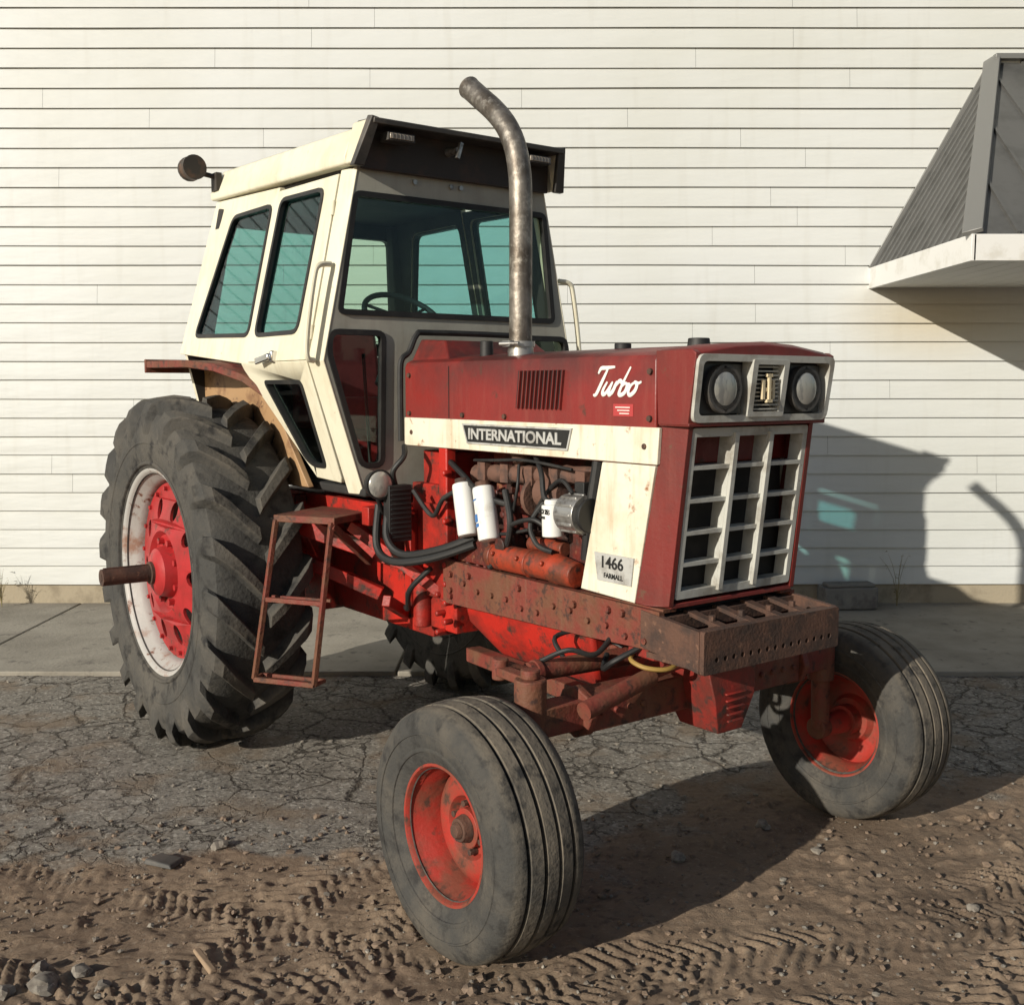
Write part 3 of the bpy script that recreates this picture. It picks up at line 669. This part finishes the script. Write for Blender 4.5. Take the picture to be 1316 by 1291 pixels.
g=MB(); g.panel(off(rwn,.006),[off(rwn,-.014)],lambda a,z:(a,rb(z)+.005,z),lambda a,z:(a,rb(z)-.035,z),mi=0); g.panel(off(rwn,-.010),[],lambda a,z:(a,rb(z)-.01,z),lambda a,z:(a,rb(z)-.015,z),mi=1)
g.obj('rear_window',[M_black,M_glassr],cab)
# roof
rf=MB()
def ring(zf,zr,hw_,b0,b1): return [(-hw_,b0,zf),(hw_,b0,zf),(hw_*.98,b1,zr),(-hw_*.98,b1,zr)]
rr=[ring(2.668,2.715,.552,1.53,3.01),ring(2.70,2.75,.556,1.53,3.01),ring(2.815,2.855,.512,1.53,2.94),ring(2.842,2.88,.45,1.53,2.85)]
vs=[p for r in rr for p in r]; fs=[(0,1,2,3),(12,13,14,15)]
for r in range(3):
    for i in range(4): fs.append((r*4+i,r*4+(i+1)%4,r*4+4+(i+1)%4,r*4+4+i))
rf.add(vs,fs)
for sg in(-1,1):
    rf.add([(sg*.556,1.535,2.668),(sg*.550,1.475,2.668),(sg*.506,1.41,2.838),(sg*.512,1.535,2.842),(sg*.536,1.535,2.668),(sg*.53,1.475,2.668),(sg*.486,1.41,2.838),(sg*.492,1.535,2.842)],
      [(0,1,2,3),(4,5,6,7),(0,1,5,4),(1,2,6,5),(2,3,7,6),(3,0,4,7)])
RF=rf.obj('cab_roof',[M_cream],cab,bevel=.010,seg=3)
vz=MB()
for sg in(-1,1):
    vz.add([(sg*.560,1.482,2.655),(sg*.558,1.45,2.655),(sg*.508,1.378,2.845),(sg*.512,1.412,2.850),(sg*.510,1.482,2.655),(sg*.505,1.45,2.655),(sg*.470,1.378,2.838),(sg*.480,1.412,2.848)],
      [(0,1,2,3),(4,5,6,7),(0,1,5,4),(1,2,6,5),(2,3,7,6),(3,0,4,7)],mi=0)
vz.add([(-.5,1.376,2.838),(.5,1.376,2.838),(.49,1.535,2.853),(-.49,1.535,2.853),(-.5,1.380,2.816),(.5,1.380,2.816),(.49,1.535,2.82),(-.49,1.535,2.82)],[(0,1,2,3),(4,5,6,7),(0,1,5,4),(1,2,6,5),(2,3,7,6),(3,0,4,7)],mi=0)
vz.box((0,1.508,2.74),(1.0,.02,.17),mi=1)
vz.obj('roof_visor',[M_darkgray,mat('dark_brown_visor_board',(.035,.027,.022),(.06,.035,.025),6,rough=.6)],cab,bevel=.004)
for a in(-.36,.37):
    l=MB(); l.box((a,1.43,2.778),(.13,.07,.034),mi=0); l.box((a,1.392,2.778),(.115,.006,.022),mi=1)
    for i in range(6): l.box((a-.045+i*.018,1.388,2.778),(.004,.004,.022),mi=0)
    l.obj('marker_light',[M_darkgray,M_amber],cab,bevel=.003)
ho=MB(); ho.cyl((-.06,1.50,2.77),(-.06,1.42,2.77),.020,.012,mi=0); ho.box((-.06,1.415,2.765),(.015,.02,.07),Matrix.Rotation(.3,3,'Y'))
ho.obj('visor_bracket',[M_steel],cab)
for (a,l_) in((-.22,.22),(.02,.03),(-.03,.03)):
    sb=MB(); sb.cyl((a,1.53,2.63),(a,1.515,2.63),.011,n=8); sb.obj('screw_head',[M_steel],cab)
fl=MB(); fl.box((0,2.3,1.30),(1.0,1.6,.04)); fl.box((0,2.9,1.60),(.95,.4,.5)) 
fl.box((0,1.62,1.68),(.5,.14,.5)); fl.box((0,2.25,2.675),(1.0,1.4,.02))
for sg in(-1,1): fl.bar((sg*.60,3.02,1.95),(sg*.50,2.90,2.66),.07,.07)
fl.obj('cab_floor_and_console',[M_dark],cab,bevel=.01)
se=MB(); se.box((0,2.42,1.62),(.54,.52,.16)); se.box((0,2.70,1.84),(.50,.12,.40),Matrix.Rotation(radians(-10),3,'X')); se.box((-.30,2.42,1.78),(.07,.36,.06)); se.box((.30,2.42,1.78),(.07,.36,.06)); se.box((0,2.42,1.45),(.3,.3,.22))
se.obj('seat',[M_seat],cab,bevel=.03,seg=3)
sw=MB(); cc=V((0,1.98,2.08)); R=Matrix.Rotation(radians(38),3,'X')
ptsw=[cc+R@V((.2*cos(2*pi*i/36),.2*sin(2*pi*i/36),0)) for i in range(37)]
sw.tube(ptsw,.014,10)
for i in range(3):
    a=2*pi*i/3+.5; sw.cyl(cc,cc+R@V((.2*cos(a),.2*sin(a),0)),.008,n=8)
sw.cyl(cc+R@V((0,0,.02)),cc+R@V((0,0,-.4)),.025)
sw.cyl((.3,1.85,1.5),(.32,1.9,2.0),.01); sw.cyl((-.3,1.8,1.4),(-.34,1.78,1.9),.008)
sw.obj('steering_wheel',[M_black],cab)
rl=MB(); 
c=V((-.66,2.98,2.86)); rl.sph(c,.062,20,0,(1,1,1)); rl.cyl(c,c+V((.0,-.07,0)),.058,.062,mi=0); rl.tube(smooth_path([c+V((.02,0,-.02)),(-.60,2.96,2.84),(-.53,2.92,2.82)]),.013,8); rl.box((-.54,2.93,2.80),(.03,.07,.09))
rl.obj('roof_work_light',[mat('rusted_black_lamp',(.035,.028,.022),(.09,.05,.03),12,rough=.6)],cab)

# fenders
for sg in(-1,1):
    fd=MB()
    prof=[(2.08,1.66),(2.16,1.74),(2.27,1.81),(2.42,1.86),(2.6,1.88),(3.16,1.885)]
    vs=[];a0,a1=.60,.86
    for (b,z) in prof:
        o_=a0+(a1-a0)*min(1,max(.12,(b-2.05)/.5))
        vs+=[(sg*a0,b,z),(sg*o_,b,z),(sg*o_,b+.005,z-.035),(sg*a0,b+.005,z-.03)]
    fs=[(0,1,2,3),tuple(len(prof)*4-4+i for i in range(4))]
    for r in range(len(prof)-1):
        for i in range(4): fs.append((r*4+i,r*4+(i+1)%4,r*4+4+(i+1)%4,r*4+4+i))
    fd.add(vs,fs,0); fd.box((sg*.73,3.165,1.86),(.27,.02,.07),mi=0)
    fd.panel([(1.88,1.30),(2.35,1.80),(3.10,1.86),(3.10,1.30)],[],lambda b,z:(sg*.575,b,z),lambda b,z:(sg*.545,b,z),mi=1)
    fd.obj('fender',[M_redrust,M_tan],tr,bevel=.004)

# steps
sp=MB()
TL=(-.80,1.74,1.185);TR=(-.66,1.50,1.185);BL=(-.915,1.745,.50);BR=(-.755,1.50,.50)
s_=.022
def lerp(p,q,t): return V(p).lerp(V(q),t)
sp.bar(TL,BL,s_,mi=0);sp.bar(TR,BR,s_);sp.bar(BL,BR,.022);sp.bar(lerp(TL,BL,.50),lerp(TR,BR,.50),.020)
sp.bar(lerp(TL,BL,.50)+V((.05,.04,0)),lerp(TR,BR,.50)+V((.06,.04,0)),.014); sp.bar(V(BL)+V((.06,.05,0)),V(BR)+V((.07,.04,0)),.016)
sp.bar(BL,V(BL)+V((.06,.05,0)),.016);sp.bar(BR,V(BR)+V((.07,.04,0)),.016)
sp.add([(-.81,1.745,1.205),(-.655,1.485,1.205),(-.40,1.62,1.205),(-.48,1.93,1.205),(-.81,1.745,1.175),(-.655,1.485,1.175),(-.40,1.62,1.175),(-.48,1.93,1.175)],[(0,1,2,3),(4,5,6,7),(0,1,5,4),(1,2,6,5),(2,3,7,6),(3,0,4,7)])
sp.bar((-.66,1.50,1.17),(-.42,1.60,.98),.03)
sp.obj('access_steps',[M_redrust],tr,bevel=.003)

# ================================================================= building
WY=8.62
bl=bpy.data.objects.new('building',None); scn.collection.objects.link(bl); bl.location=(0,WY,0)
bl['label']='white lap-sided building with a gray metal door canopy'; bl['category']='building'
def siding_mat():
    m=bpy.data.materials.new('white_siding'); m.use_nodes=True; nt=m.node_tree;N=nt.nodes;L=nt.links;b=N['Principled BSDF']
    b.inputs['Roughness'].default_value=.5
    tc=N.new('ShaderNodeTexCoord')
    n=N.new('ShaderNodeTexNoise'); n.inputs['Scale'].default_value=.6; n.inputs['Detail'].default_value=6; L.new(tc.outputs['Object'],n.inputs['Vector'])
    mp=N.new('ShaderNodeMapping'); mp.inputs['Scale'].default_value=(6,1,.7); L.new(tc.outputs['Object'],mp.inputs['Vector'])
    n2=N.new('ShaderNodeTexNoise'); n2.inputs['Scale'].default_value=1.5; n2.inputs['Detail'].default_value=8; L.new(mp.outputs[0],n2.inputs['Vector'])
    r=N.new('ShaderNodeMapRange'); r.inputs['From Min'].default_value=.4; r.inputs['From Max'].default_value=.75; L.new(n.outputs['Fac'],r.inputs['Value'])
    mx=N.new('ShaderNodeMix'); mx.data_type='RGBA'; mx.inputs['A'].default_value=(.595,.61,.60,1); mx.inputs['B'].default_value=(.54,.55,.515,1); L.new(r.outputs[0],mx.inputs['Factor'])
    r2=N.new('ShaderNodeMapRange'); r2.inputs['From Min'].default_value=.55; r2.inputs['From Max'].default_value=.85; r2.inputs['To Max'].default_value=.4; L.new(n2.outputs['Fac'],r2.inputs['Value'])
    mx2=N.new('ShaderNodeMix'); mx2.data_type='RGBA'; mx2.inputs['B'].default_value=(.42,.41,.36,1); L.new(r2.outputs[0],mx2.inputs['Factor']); L.new(mx.outputs['Result'],mx2.inputs['A'])
    vs_=N.new('ShaderNodeVectorMath'); vs_.operation='SUBTRACT'; vs_.inputs[1].default_value=(3.3,0,2.3); L.new(tc.outputs['Object'],vs_.inputs[0])
    vm=N.new('ShaderNodeVectorMath'); vm.operation='MULTIPLY'; vm.inputs[1].default_value=(1.1,0,2.4); L.new(vs_.outputs[0],vm.inputs[0])
    vl=N.new('ShaderNodeVectorMath'); vl.operation='LENGTH'; L.new(vm.outputs[0],vl.inputs[0])
    r3=N.new('ShaderNodeMapRange'); r3.inputs['From Min'].default_value=.95; r3.inputs['From Max'].default_value=.1; r3.inputs['To Max'].default_value=.6; L.new(vl.outputs['Value'],r3.inputs['Value'])
    mx3=N.new('ShaderNodeMix'); mx3.data_type='RGBA'; mx3.inputs['B'].default_value=(.50,.41,.25,1); L.new(r3.outputs[0],mx3.inputs['Factor']); L.new(mx2.outputs['Result'],mx3.inputs['A'])
    L.new(mx3.outputs['Result'],b.inputs['Base Color'])
    mp2=N.new('ShaderNodeMapping'); mp2.inputs['Scale'].default_value=(1,1,5); L.new(tc.outputs['Object'],mp2.inputs['Vector'])
    n4=N.new('ShaderNodeTexNoise'); n4.inputs['Scale'].default_value=2.2; n4.inputs['Detail'].default_value=3; L.new(mp2.outputs[0],n4.inputs['Vector'])
    bp=N.new('ShaderNodeBump'); bp.inputs['Strength'].default_value=.35; bp.inputs['Distance'].default_value=.02; L.new(n4.outputs['Fac'],bp.inputs['Height']); L.new(bp.outputs[0],b.inputs['Normal'])
    return m
M_sid=siding_mat()
sd=MB(); EX=.1475; z=.185; row=0
rg=random.Random(3)
while z<7.2:
    x=-11+rg.uniform(0,3)
    xs=[-11]
    while x<11: xs.append(x); x+=3.66
    xs.append(11)
    for i in range(len(xs)-1):
        x0=xs[i]+.0010; x1=xs[i+1]-.0010; n=max(1,int((x1-x0)/.3)); 
        vs=[]
        for j in range(n+1):
            xx=x0+(x1-x0)*j/n; wv=.004*noise.noise(V((xx*.8,row*.9,0))); wz=.006*noise.noise(V((xx*.45,row*1.1,5)))
            vs+=[(xx,-.002,z+wz+.008),(xx,-.026+wv,z+wz),(xx,-.026+wv,z+wz+.010),(xx,-.006+wv*.5,z+EX+.010)]
        fs=[]
        for j in range(n):
            for q in range(3): fs.append((j*4+q,j*4+4+q,j*4+5+q,j*4+1+q))
        sd.add(vs,fs)
    z+=EX; row+=1
sd.obj('siding',[M_sid],bl,recalc=False,ang=20)
bw=MB(); bw.box((0,3.0,3.75),(22,5.98,7.1)); bw.obj('wall_core',[M_darkgray],bl)
M_conc=mat('weathered_concrete',(.29,.265,.22),(.21,.19,.155),2.0,.4,.65,rough=.9,c3=(.13,.115,.10),s3=9,lo3=.58,hi3=.7,bump=.4,bscale=40)
M_found=mat('tan_foundation',(.34,.29,.21),(.25,.21,.15),4,rough=.9,bump=.3)
fo=MB(); fo.box((0,2.99,.10),(22,5.98,.20)); fo.obj('foundation',[M_found],bl)
M_seam=mat('gray_metal_roofing',(.125,.125,.12),(.095,.095,.09),3,rough=.45,metal=.3)
M_fas=mat('white_fascia',(.66,.66,.64),(.56,.55,.51),5,rough=.5)
M_sof=mat('white_soffit',(.6,.59,.55),rough=.6)
x0,x1=2.79,6.6; yo=-1.90; zf0,zf1=2.51,2.67; ax0,ax1=3.66,5.73; az=4.22
cn=MB()
cn.add([(x0,0,zf1),(x0,yo,zf1),(x1,yo,zf1),(x1,0,zf1),(ax0,0,az),(ax1,0,az)],[(0,1,4),(1,2,5,4),(2,3,5),(0,4,5,3),(0,3,2,1)])
CN=cn.obj('canopy_roof',[M_seam],bl)
rb_=MB()
for i in range(1,16):
    u_=i/16; e=V((x0,yo*u_,zf1+.006)); 
    slope=V((ax0-x0,0,az-zf1)); top=e+slope*(1-u_)
    rb_.bar(e,top,.014,.022,up=(-.8,0,.6))
for i in range(1,14):
    x=x0+ (x1-x0)*i/14; t=1.0
    if x<ax0: t=(x-x0)/(ax0-x0)
    if x>ax1: t=(x1-x)/(x1-ax1)
    e=V((x,yo,zf1+.006)); rb_.bar(e,e+V((0,-yo,az-zf1))*t,.02,.03,up=(0,-.6,.8))
o=rb_.obj('canopy_roof_rib',[M_seam],bl)
tr2=MB()
tr2.bar((x0-.01,yo-.01,zf1+.01),(ax0,-.01,az+.02),.12,.03,up=(-.5,-.5,.7)); tr2.bar((ax0,-.03,az+.02),(ax1,-.03,az+.02),.10,.04); tr2.bar((x1,yo,zf1+.01),(ax1,0,az+.02),.12,.03,up=(.5,-.5,.7))
tr2.bar((x0-.01,-.01,zf1),(ax0-.01,-.02,az),.03,.04,up=(0,-1,0))
tr2.obj('canopy_hip_trim',[mat('light_gray_metal_trim',(.18,.18,.172),rough=.4,metal=.2)],bl,bevel=.004)
fs_=MB()
fs_.box((x0+.0,yo/2,(zf0+zf1)/2),(.03,-yo+.03,zf1-zf0)); fs_.box(((x0+x1)/2,yo,(zf0+zf1)/2),(x1-x0,.03,zf1-zf0-.002)); fs_.box((x1,yo/2,(zf0+zf1)/2),(.03,-yo,zf1-zf0-.004))
fs_.obj('canopy_fascia',[M_fas],bl,bevel=.003)
sf=MB()
for i in range(25):
    x=x0+.02+i*(x1-x0-.04)/25; sf.box((x+.07,yo/2,zf0+.015),(.143,-yo-.02,.012))
sf.obj('canopy_soffit',[M_sof],bl,bevel=.003)

# ================================================================= ground
def arange(a,b,s):
    o=[];x=a
    while x<b-1e-6: o.append(x); x+=s
    return o
xs=[-300,-100,-40,-20,-12,-8,-6,-5,-4.5,-4,-3.6,-3.2]+arange(-2.9,3.4,.0115)+[3.5,3.7,4,4.6,5,6,8,12,20,40,100,300]
ys=[-300,-100,-30,-10,-4,-1,0,1,1.8,2.3]+arange(2.7,4.7,.0098)+arange(4.7,6.6,.022)+[6.7,7,7.5,8,8.8,10,15,30,100,300]
def sst(a,b,x):
    t=max(0,min(1,(x-a)/(b-a))); return t*t*(3-2*t)
tracks=[((-1.30,2.7),V((.62,1.0)).normalized(),.17,.058),((-.62,2.75),V((.30,1.0)).normalized(),.12,.05),((1.0,2.6),V((.75,.66)).normalized(),.18,.06),((.45,2.78),V((.98,.22)).normalized(),.14,.055),((-.9,2.95),V((-.8,.30)).normalized(),.15,.056),((1.3,3.35),V((.95,.18)).normalized(),.15,.058),((.7,3.2),V((.9,.45)).normalized(),.12,.052),((.3,3.0),V((-.6,.25)).normalized(),.12,.05)]
verts=[];dm=[];tkv=[]
for y in ys:
    for x in xs:
        dense=(-2.95<x<3.45 and 2.6<y<6.65)
        h=0;m=0;tkm=0
        if y<6.6:
            nb=noise.fractal(V((x*.9,y*.9,3)),1,2,4) if dense else 0
            yb=4.10+.13*x+.42*nb if x<.2 else 4.13+.52*sst(.2,1.2,x)+.37*nb
            m=1-sst(yb-.30,yb+.40,y+ (.26*noise.noise(V((x*4,y*4,9))) if dense else 0))
        if dense:
            n1=noise.noise(V((x*2.2,y*2.2,0))); 
            asph=.004*n1+.0035*noise.noise(V((x*14,y*14,1)))
            dirt=0
            if m>.001:
                n3=noise.noise(V((x*9,y*9,4))); n4=noise.noise(V((x*30,y*30,6))); n5=noise.noise(V((x*70,y*70,2)))
                rough_=.45+.55*sst(-.2,.35,noise.noise(V((x*1.6,y*1.6,14))))
                dirt=.013*n1+.010*n3+rough_*(.008*n4+.0045*n5)
                cl=max(0,noise.noise(V((x*20,y*20,11)))-.28); dirt+=.06*cl*rough_
                wx=.02*noise.noise(V((x*6,y*6,41))); 
                for (o,dv,hw_,per) in tracks:
                    rx=x-o[0];ry=y-o[1]; s=rx*dv.x+ry*dv.y; t=-rx*dv.y+ry*dv.x
                    t+=.06*noise.noise(V((x*1.2,y*1.2,20)))
                    if abs(t)<hw_:
                        ed=1-sst(hw_*.75,hw_,abs(t)); ph=(s+abs(t)*.8+wx+.02*n1)/per; fr_=ph-math.floor(ph)
                        rg_=sst(0,.28,fr_)*(1-sst(.42,.75,fr_))
                        msk=sst(-.18,.18,noise.noise(V((x*2.1,y*2.1,30+o[0]*7))))
                        ero=.45+.55*sst(-.3,.2,noise.noise(V((x*11,y*11,50))))
                        q_=ed*msk; tkm=max(tkm,q_)
                        dirt=dirt*(1-.30*q_)+q_*(.017*rg_*ero-.007)
            h=asph*(1-m)+dirt*m
            for (tx,ty) in((-.10,3.24),(1.43,4.33)):
                dd=sqrt((x-tx)**2+(y-ty)**2); 
                if dd<.3: h=h*sst(.08,.3,dd)
        verts.append((x,y,h)); dm.append(m); tkv.append(tkm)
nx=len(xs); faces=[]
for j in range(len(ys)-1):
    for i in range(nx-1): faces.append((j*nx+i,j*nx+i+1,(j+1)*nx+i+1,(j+1)*nx+i))
me=bpy.data.meshes.new('ground'); me.from_pydata(verts,[],faces)
at=me.attributes.new('dirt','FLOAT','POINT'); at.data.foreach_set('value',dm)
at=me.attributes.new('packed','FLOAT','POINT'); at.data.foreach_set('value',tkv)
for p in me.polygons: p.use_smooth=True
gd=bpy.data.objects.new('ground',me); scn.collection.objects.link(gd); gd['kind']='structure'
def ground_mat():
    m=bpy.data.materials.new('cracked_asphalt_and_dirt'); m.use_nodes=True; nt=m.node_tree;N=nt.nodes;L=nt.links;b=N['Principled BSDF']
    b.inputs['Roughness'].default_value=.92; b.inputs['Specular IOR Level'].default_value=.25
    tc=N.new('ShaderNodeTexCoord'); C=tc.outputs['Object']
    def nz(s,d=6,r=.6,vec=C):
        n=N.new('ShaderNodeTexNoise'); n.inputs['Scale'].default_value=s; n.inputs['Detail'].default_value=d; n.inputs['Roughness'].default_value=r; L.new(vec,n.inputs['Vector']); return n
    def mr(src,a,b_,c=0,d_=1):
        r=N.new('ShaderNodeMapRange'); r.inputs['From Min'].default_value=a;r.inputs['From Max'].default_value=b_;r.inputs['To Min'].default_value=c;r.inputs['To Max'].default_value=d_; L.new(src,r.inputs['Value']); return r.outputs[0]
    def mth(op,a,b_):
        x=N.new('ShaderNodeMath'); x.operation=op
        for i,q in enumerate((a,b_)):
            if isinstance(q,(int,float)): x.inputs[i].default_value=q
            else: L.new(q,x.inputs[i])
        return x.outputs[0]
    def mix(f,a,b_):
        x=N.new('ShaderNodeMix'); x.data_type='RGBA'; L.new(f,x.inputs['Factor'])
        for k_,q in(('A',a),('B',b_)):
            if isinstance(q,tuple): x.inputs[k_].default_value=(*q,1)
            else: L.new(q,x.inputs[k_])
        return x.outputs['Result']
    wn=nz(5,6,.7); va=N.new('ShaderNodeVectorMath'); va.operation='MULTIPLY_ADD'; L.new(wn.outputs['Color'],va.inputs[0]); va.inputs[1].default_value=(.20,.20,0); L.new(C,va.inputs[2])
    flat=N.new('ShaderNodeVectorMath'); flat.operation='MULTIPLY'; flat.inputs[1].default_value=(1,1,0); L.new(va.outputs[0],flat.inputs[0])
    def crack(s,wd):
        v=N.new('ShaderNodeTexVoronoi'); v.feature='DISTANCE_TO_EDGE'; v.inputs['Scale'].default_value=s; L.new(flat.outputs[0],v.inputs['Vector']); return mr(v.outputs['Distance'],0,wd,1,0)
    A_=N.new('ShaderNodeAttribute'); A_.attribute_name='dirt'
    T_=N.new('ShaderNodeAttribute'); T_.attribute_name='packed'
    msk=mr(mth('ADD',A_.outputs['Fac'],mth('SUBTRACT',nz(9,6).outputs['Fac'],.5)),.30,.65)
    inv=mth('SUBTRACT',1.0,msk)
    c1=mth('MULTIPLY',crack(2.9,.026),mr(nz(1.1,3).outputs['Fac'],.36,.50)); c2=mth('MULTIPLY',crack(8.5,.05),mr(nz(1.6,4).outputs['Fac'],.47,.58))
    cr=mth('MULTIPLY',mth('MAXIMUM',c1,c2),inv)
    asp=mix(mr(nz(1.2,8,.7).outputs['Fac'],.38,.65),(.29,.265,.228),(.20,.18,.152))
    asp=mix(mr(nz(22,5,.8).outputs['Fac'],.45,.65,0,.5),asp,(.14,.125,.105))
    vor=N.new('ShaderNodeTexVoronoi'); vor.inputs['Scale'].default_value=80; L.new(C,vor.inputs['Vector'])
    sepc=N.new('ShaderNodeSeparateColor'); L.new(vor.outputs['Color'],sepc.inputs[0])
    asp=mix(mr(sepc.outputs[0],.70,.98,0,.75),asp,(.44,.415,.365)); asp=mix(mr(sepc.outputs[1],.74,1,0,.8),asp,(.065,.058,.05))
    asp=mix(cr,asp,(.048,.038,.030))
    asp=mix(mr(nz(2.6,5).outputs['Fac'],.52,.66,0,.75),asp,(.215,.16,.11))
    asp=mix(mr(nz(1.7,5).outputs['Fac'],.62,.70,0,.7),asp,(.065,.055,.045))
    dr1=mix(mr(nz(2.2,8,.7).outputs['Fac'],.35,.68),(.28,.205,.142),(.175,.123,.085))
    dr1=mix(mth('MULTIPLY',T_.outputs['Fac'],.5),dr1,(.29,.215,.15))
    dr1=mix(mr(nz(45,3).outputs['Fac'],.57,.72,0,.6),dr1,(.35,.285,.215)); dr1=mix(mr(nz(24,4).outputs['Fac'],.55,.68,0,.65),dr1,(.10,.072,.053))
    dr1=mix(mr(nz(.9,5).outputs['Fac'],.55,.68,0,.55),dr1,(.085,.062,.047))
    col=mix(msk,asp,dr1); L.new(col,b.inputs['Base Color'])
    h1=nz(55,8,.8); h2=mr(sepc.outputs[2],0,1,0,.6)
    s1=mth('ADD',h1.outputs['Fac'],h2); s2=mth('ADD',s1,mth('MULTIPLY',cr,-2.0)); s3=mth('ADD',s2,mth('MULTIPLY',nz(18,5,.7).outputs['Fac'],.8))
    bp=N.new('ShaderNodeBump'); bp.inputs['Strength'].default_value=.85; bp.inputs['Distance'].default_value=.008; L.new(s3,bp.inputs['Height']); L.new(bp.outputs[0],b.inputs['Normal'])
    return m
me.materials.append(ground_mat())
pvm=MB()
for i in range(9):
    x_a=-12+i*2.75+.3; pvm.box((x_a+1.37,7.56,.005),(2.735,2.13,.045))
pav=pvm.obj('pavement',[M_conc],None,bevel=.008); pav['kind']='structure'

# ---------------- loose stuff
def rock(mb,c,r,sd,flat=.65,det=0):
    bm=bmesh.new(); bmesh.ops.create_icosphere(bm,subdivisions=1+det,radius=r)
    vs=[]
    for v in bm.verts:
        p=v.co*(1+.6*noise.noise(v.co/r*1.1+V((sd*3.1,sd,0)))); p.z*=flat; vs.append(p+V(c))
    fs=[[v.index for v in f.verts] for f in bm.faces]; bm.free(); mb.add(vs,fs)
M_rock=mat('gravel_stone',(.24,.215,.18),(.14,.12,.10),30,.4,.6,rough=.9,c3=(.35,.32,.27),s3=50)
M_clod=mat('dirt_clod',(.22,.16,.115),(.14,.10,.072),30,.4,.6,rough=.95,bump=.3,bscale=90)
gv=MB()
for i in range(1500):
    y=2.85+3.6*random.random()**1.3; x=random.uniform(-.52,.52)*y
    r=random.choice([.003,.004,.004,.005,.007,.010])*random.uniform(.7,1.3)
    rock(gv,(x,y,r*.35+.002),r,i)
g_=gv.obj('gravel',[M_rock],None,ang=20,recalc=False); g_['kind']='stuff'
cl=MB()
for i in range(750):
    y=2.85+1.45*random.random(); x=random.uniform(-.5,.55)*y
    r=random.uniform(.003,.013)*(1 if random.random()<.85 else 1.6); rock(cl,(x,y,r*.2+.003),r,i+.3)
g_=cl.obj('dirt_clods',[M_clod],None,ang=25,recalc=False); g_['kind']='stuff'
for i,(x,y,r) in enumerate([(-1.37,3.02,.042),(-1.29,3.10,.03),(-1.42,3.12,.028),(-1.2,3.03,.022),(-1.47,2.98,.03),(-1.12,4.0,.03),(.62,3.9,.03),(1.0,4.2,.028),(1.55,3.5,.022),(1.15,3.95,.025)]):
    mb=MB(); rock(mb,(0,0,0),r,i*1.7,.7,1); o=mb.obj('stone',[M_rock],None,ang=25,recalc=False); o.location=(x,y,r*.35)
    o['label']='small rough gray-brown stone lying on the dirt'; o['category']='stone'; o['group']='loose stones on the ground'
sk_=MB(); sk_.add([(-.99,3.21,.012),(-.965,3.22,.012),(-.88,3.09,.014),(-.90,3.07,.014),(-.985,3.205,.026),(-.967,3.213,.024),(-.884,3.095,.022),(-.897,3.082,.024)],[(0,1,2,3),(4,5,6,7),(0,1,5,4),(1,2,6,5),(2,3,7,6),(3,0,4,7)]); sk_.obj('wood_chip',[mat('weathered_wood',(.30,.21,.135),(.2,.135,.085),20,rough=.8)],None,bevel=.003)
o=bpy.data.objects['wood_chip']; o['label']='pale splintered wood chip lying on the dirt'; o['category']='wood'
db=MB(); db.add([(-1.36,3.85,.004),(-1.24,3.80,.004),(-1.21,3.88,.004),(-1.31,3.92,.004),(-1.35,3.85,.026),(-1.25,3.81,.020),(-1.22,3.88,.018),(-1.31,3.91,.024)],[(0,1,2,3),(4,5,6,7),(0,1,5,4),(1,2,6,5),(2,3,7,6),(3,0,4,7)])
o=db.obj('asphalt_chunk',[M_darkgray],None,bevel=.004); o['label']='dark broken asphalt chunk on the dirt'; o['category']='rubble'
cb=MB(); cb.box((0,0,.09),(.42,.2,.17)); cb.box((.0,-.02,.19),(.38,.14,.03),Matrix.Rotation(.05,3,'Z'))
o=cb.obj('concrete_block',[mat('old_gray_block',(.2,.19,.17),(.13,.12,.11),8,rough=.95,bump=.6,bscale=40)],None,bevel=.012,seg=2); o.location=(2.63,8.42,.028); o.rotation_euler=(0,0,.06)
o['label']='old gray concrete block against the wall base'; o['category']='concrete block'
M_weed=mat('dry_weed',(.20,.16,.07),(.10,.12,.04),10,rough=.8)
def weed(x,y,h,n,lab,sd):
    r=random.Random(sd); mb=MB()
    for i in range(n):
        a=r.uniform(0,2*pi); l=h*r.uniform(.4,1); sp_=r.uniform(.05,.3)*l
        pts=[V((0,0,0))+V((cos(a)*sp_*t*t*1.2,sin(a)*sp_*t*t*.6,l*t*(1-.2*t))) for t in (0,.25,.5,.75,1)]
        mb.tube(pts,[.0025,.002,.0017,.0014,.0006],5)
        for k_ in range(5):
            p=pts[r.randrange(1,5)]+V((0,0,r.uniform(-.02,.02))); b2=r.uniform(0,6.28); s=r.uniform(.008,.022)
            mb.add([p,p+V((cos(b2)*s,sin(b2)*s,s*.4)),p+V((cos(b2)*s*2,sin(b2)*s*2,s*.1)),p+V((cos(b2+.6)*s,sin(b2+.6)*s,s*.2))],[(0,1,2,3)])
    o=mb.obj('weed',[M_weed],None,recalc=False); o.location=(x,y,.025); o['label']=lab; o['category']='plant'
weed(3.05,8.50,.55,7,'tall thin dry weed growing at the wall base',1)
weed(-4.02,8.45,.40,14,'bushy dry weed at the foundation',2)
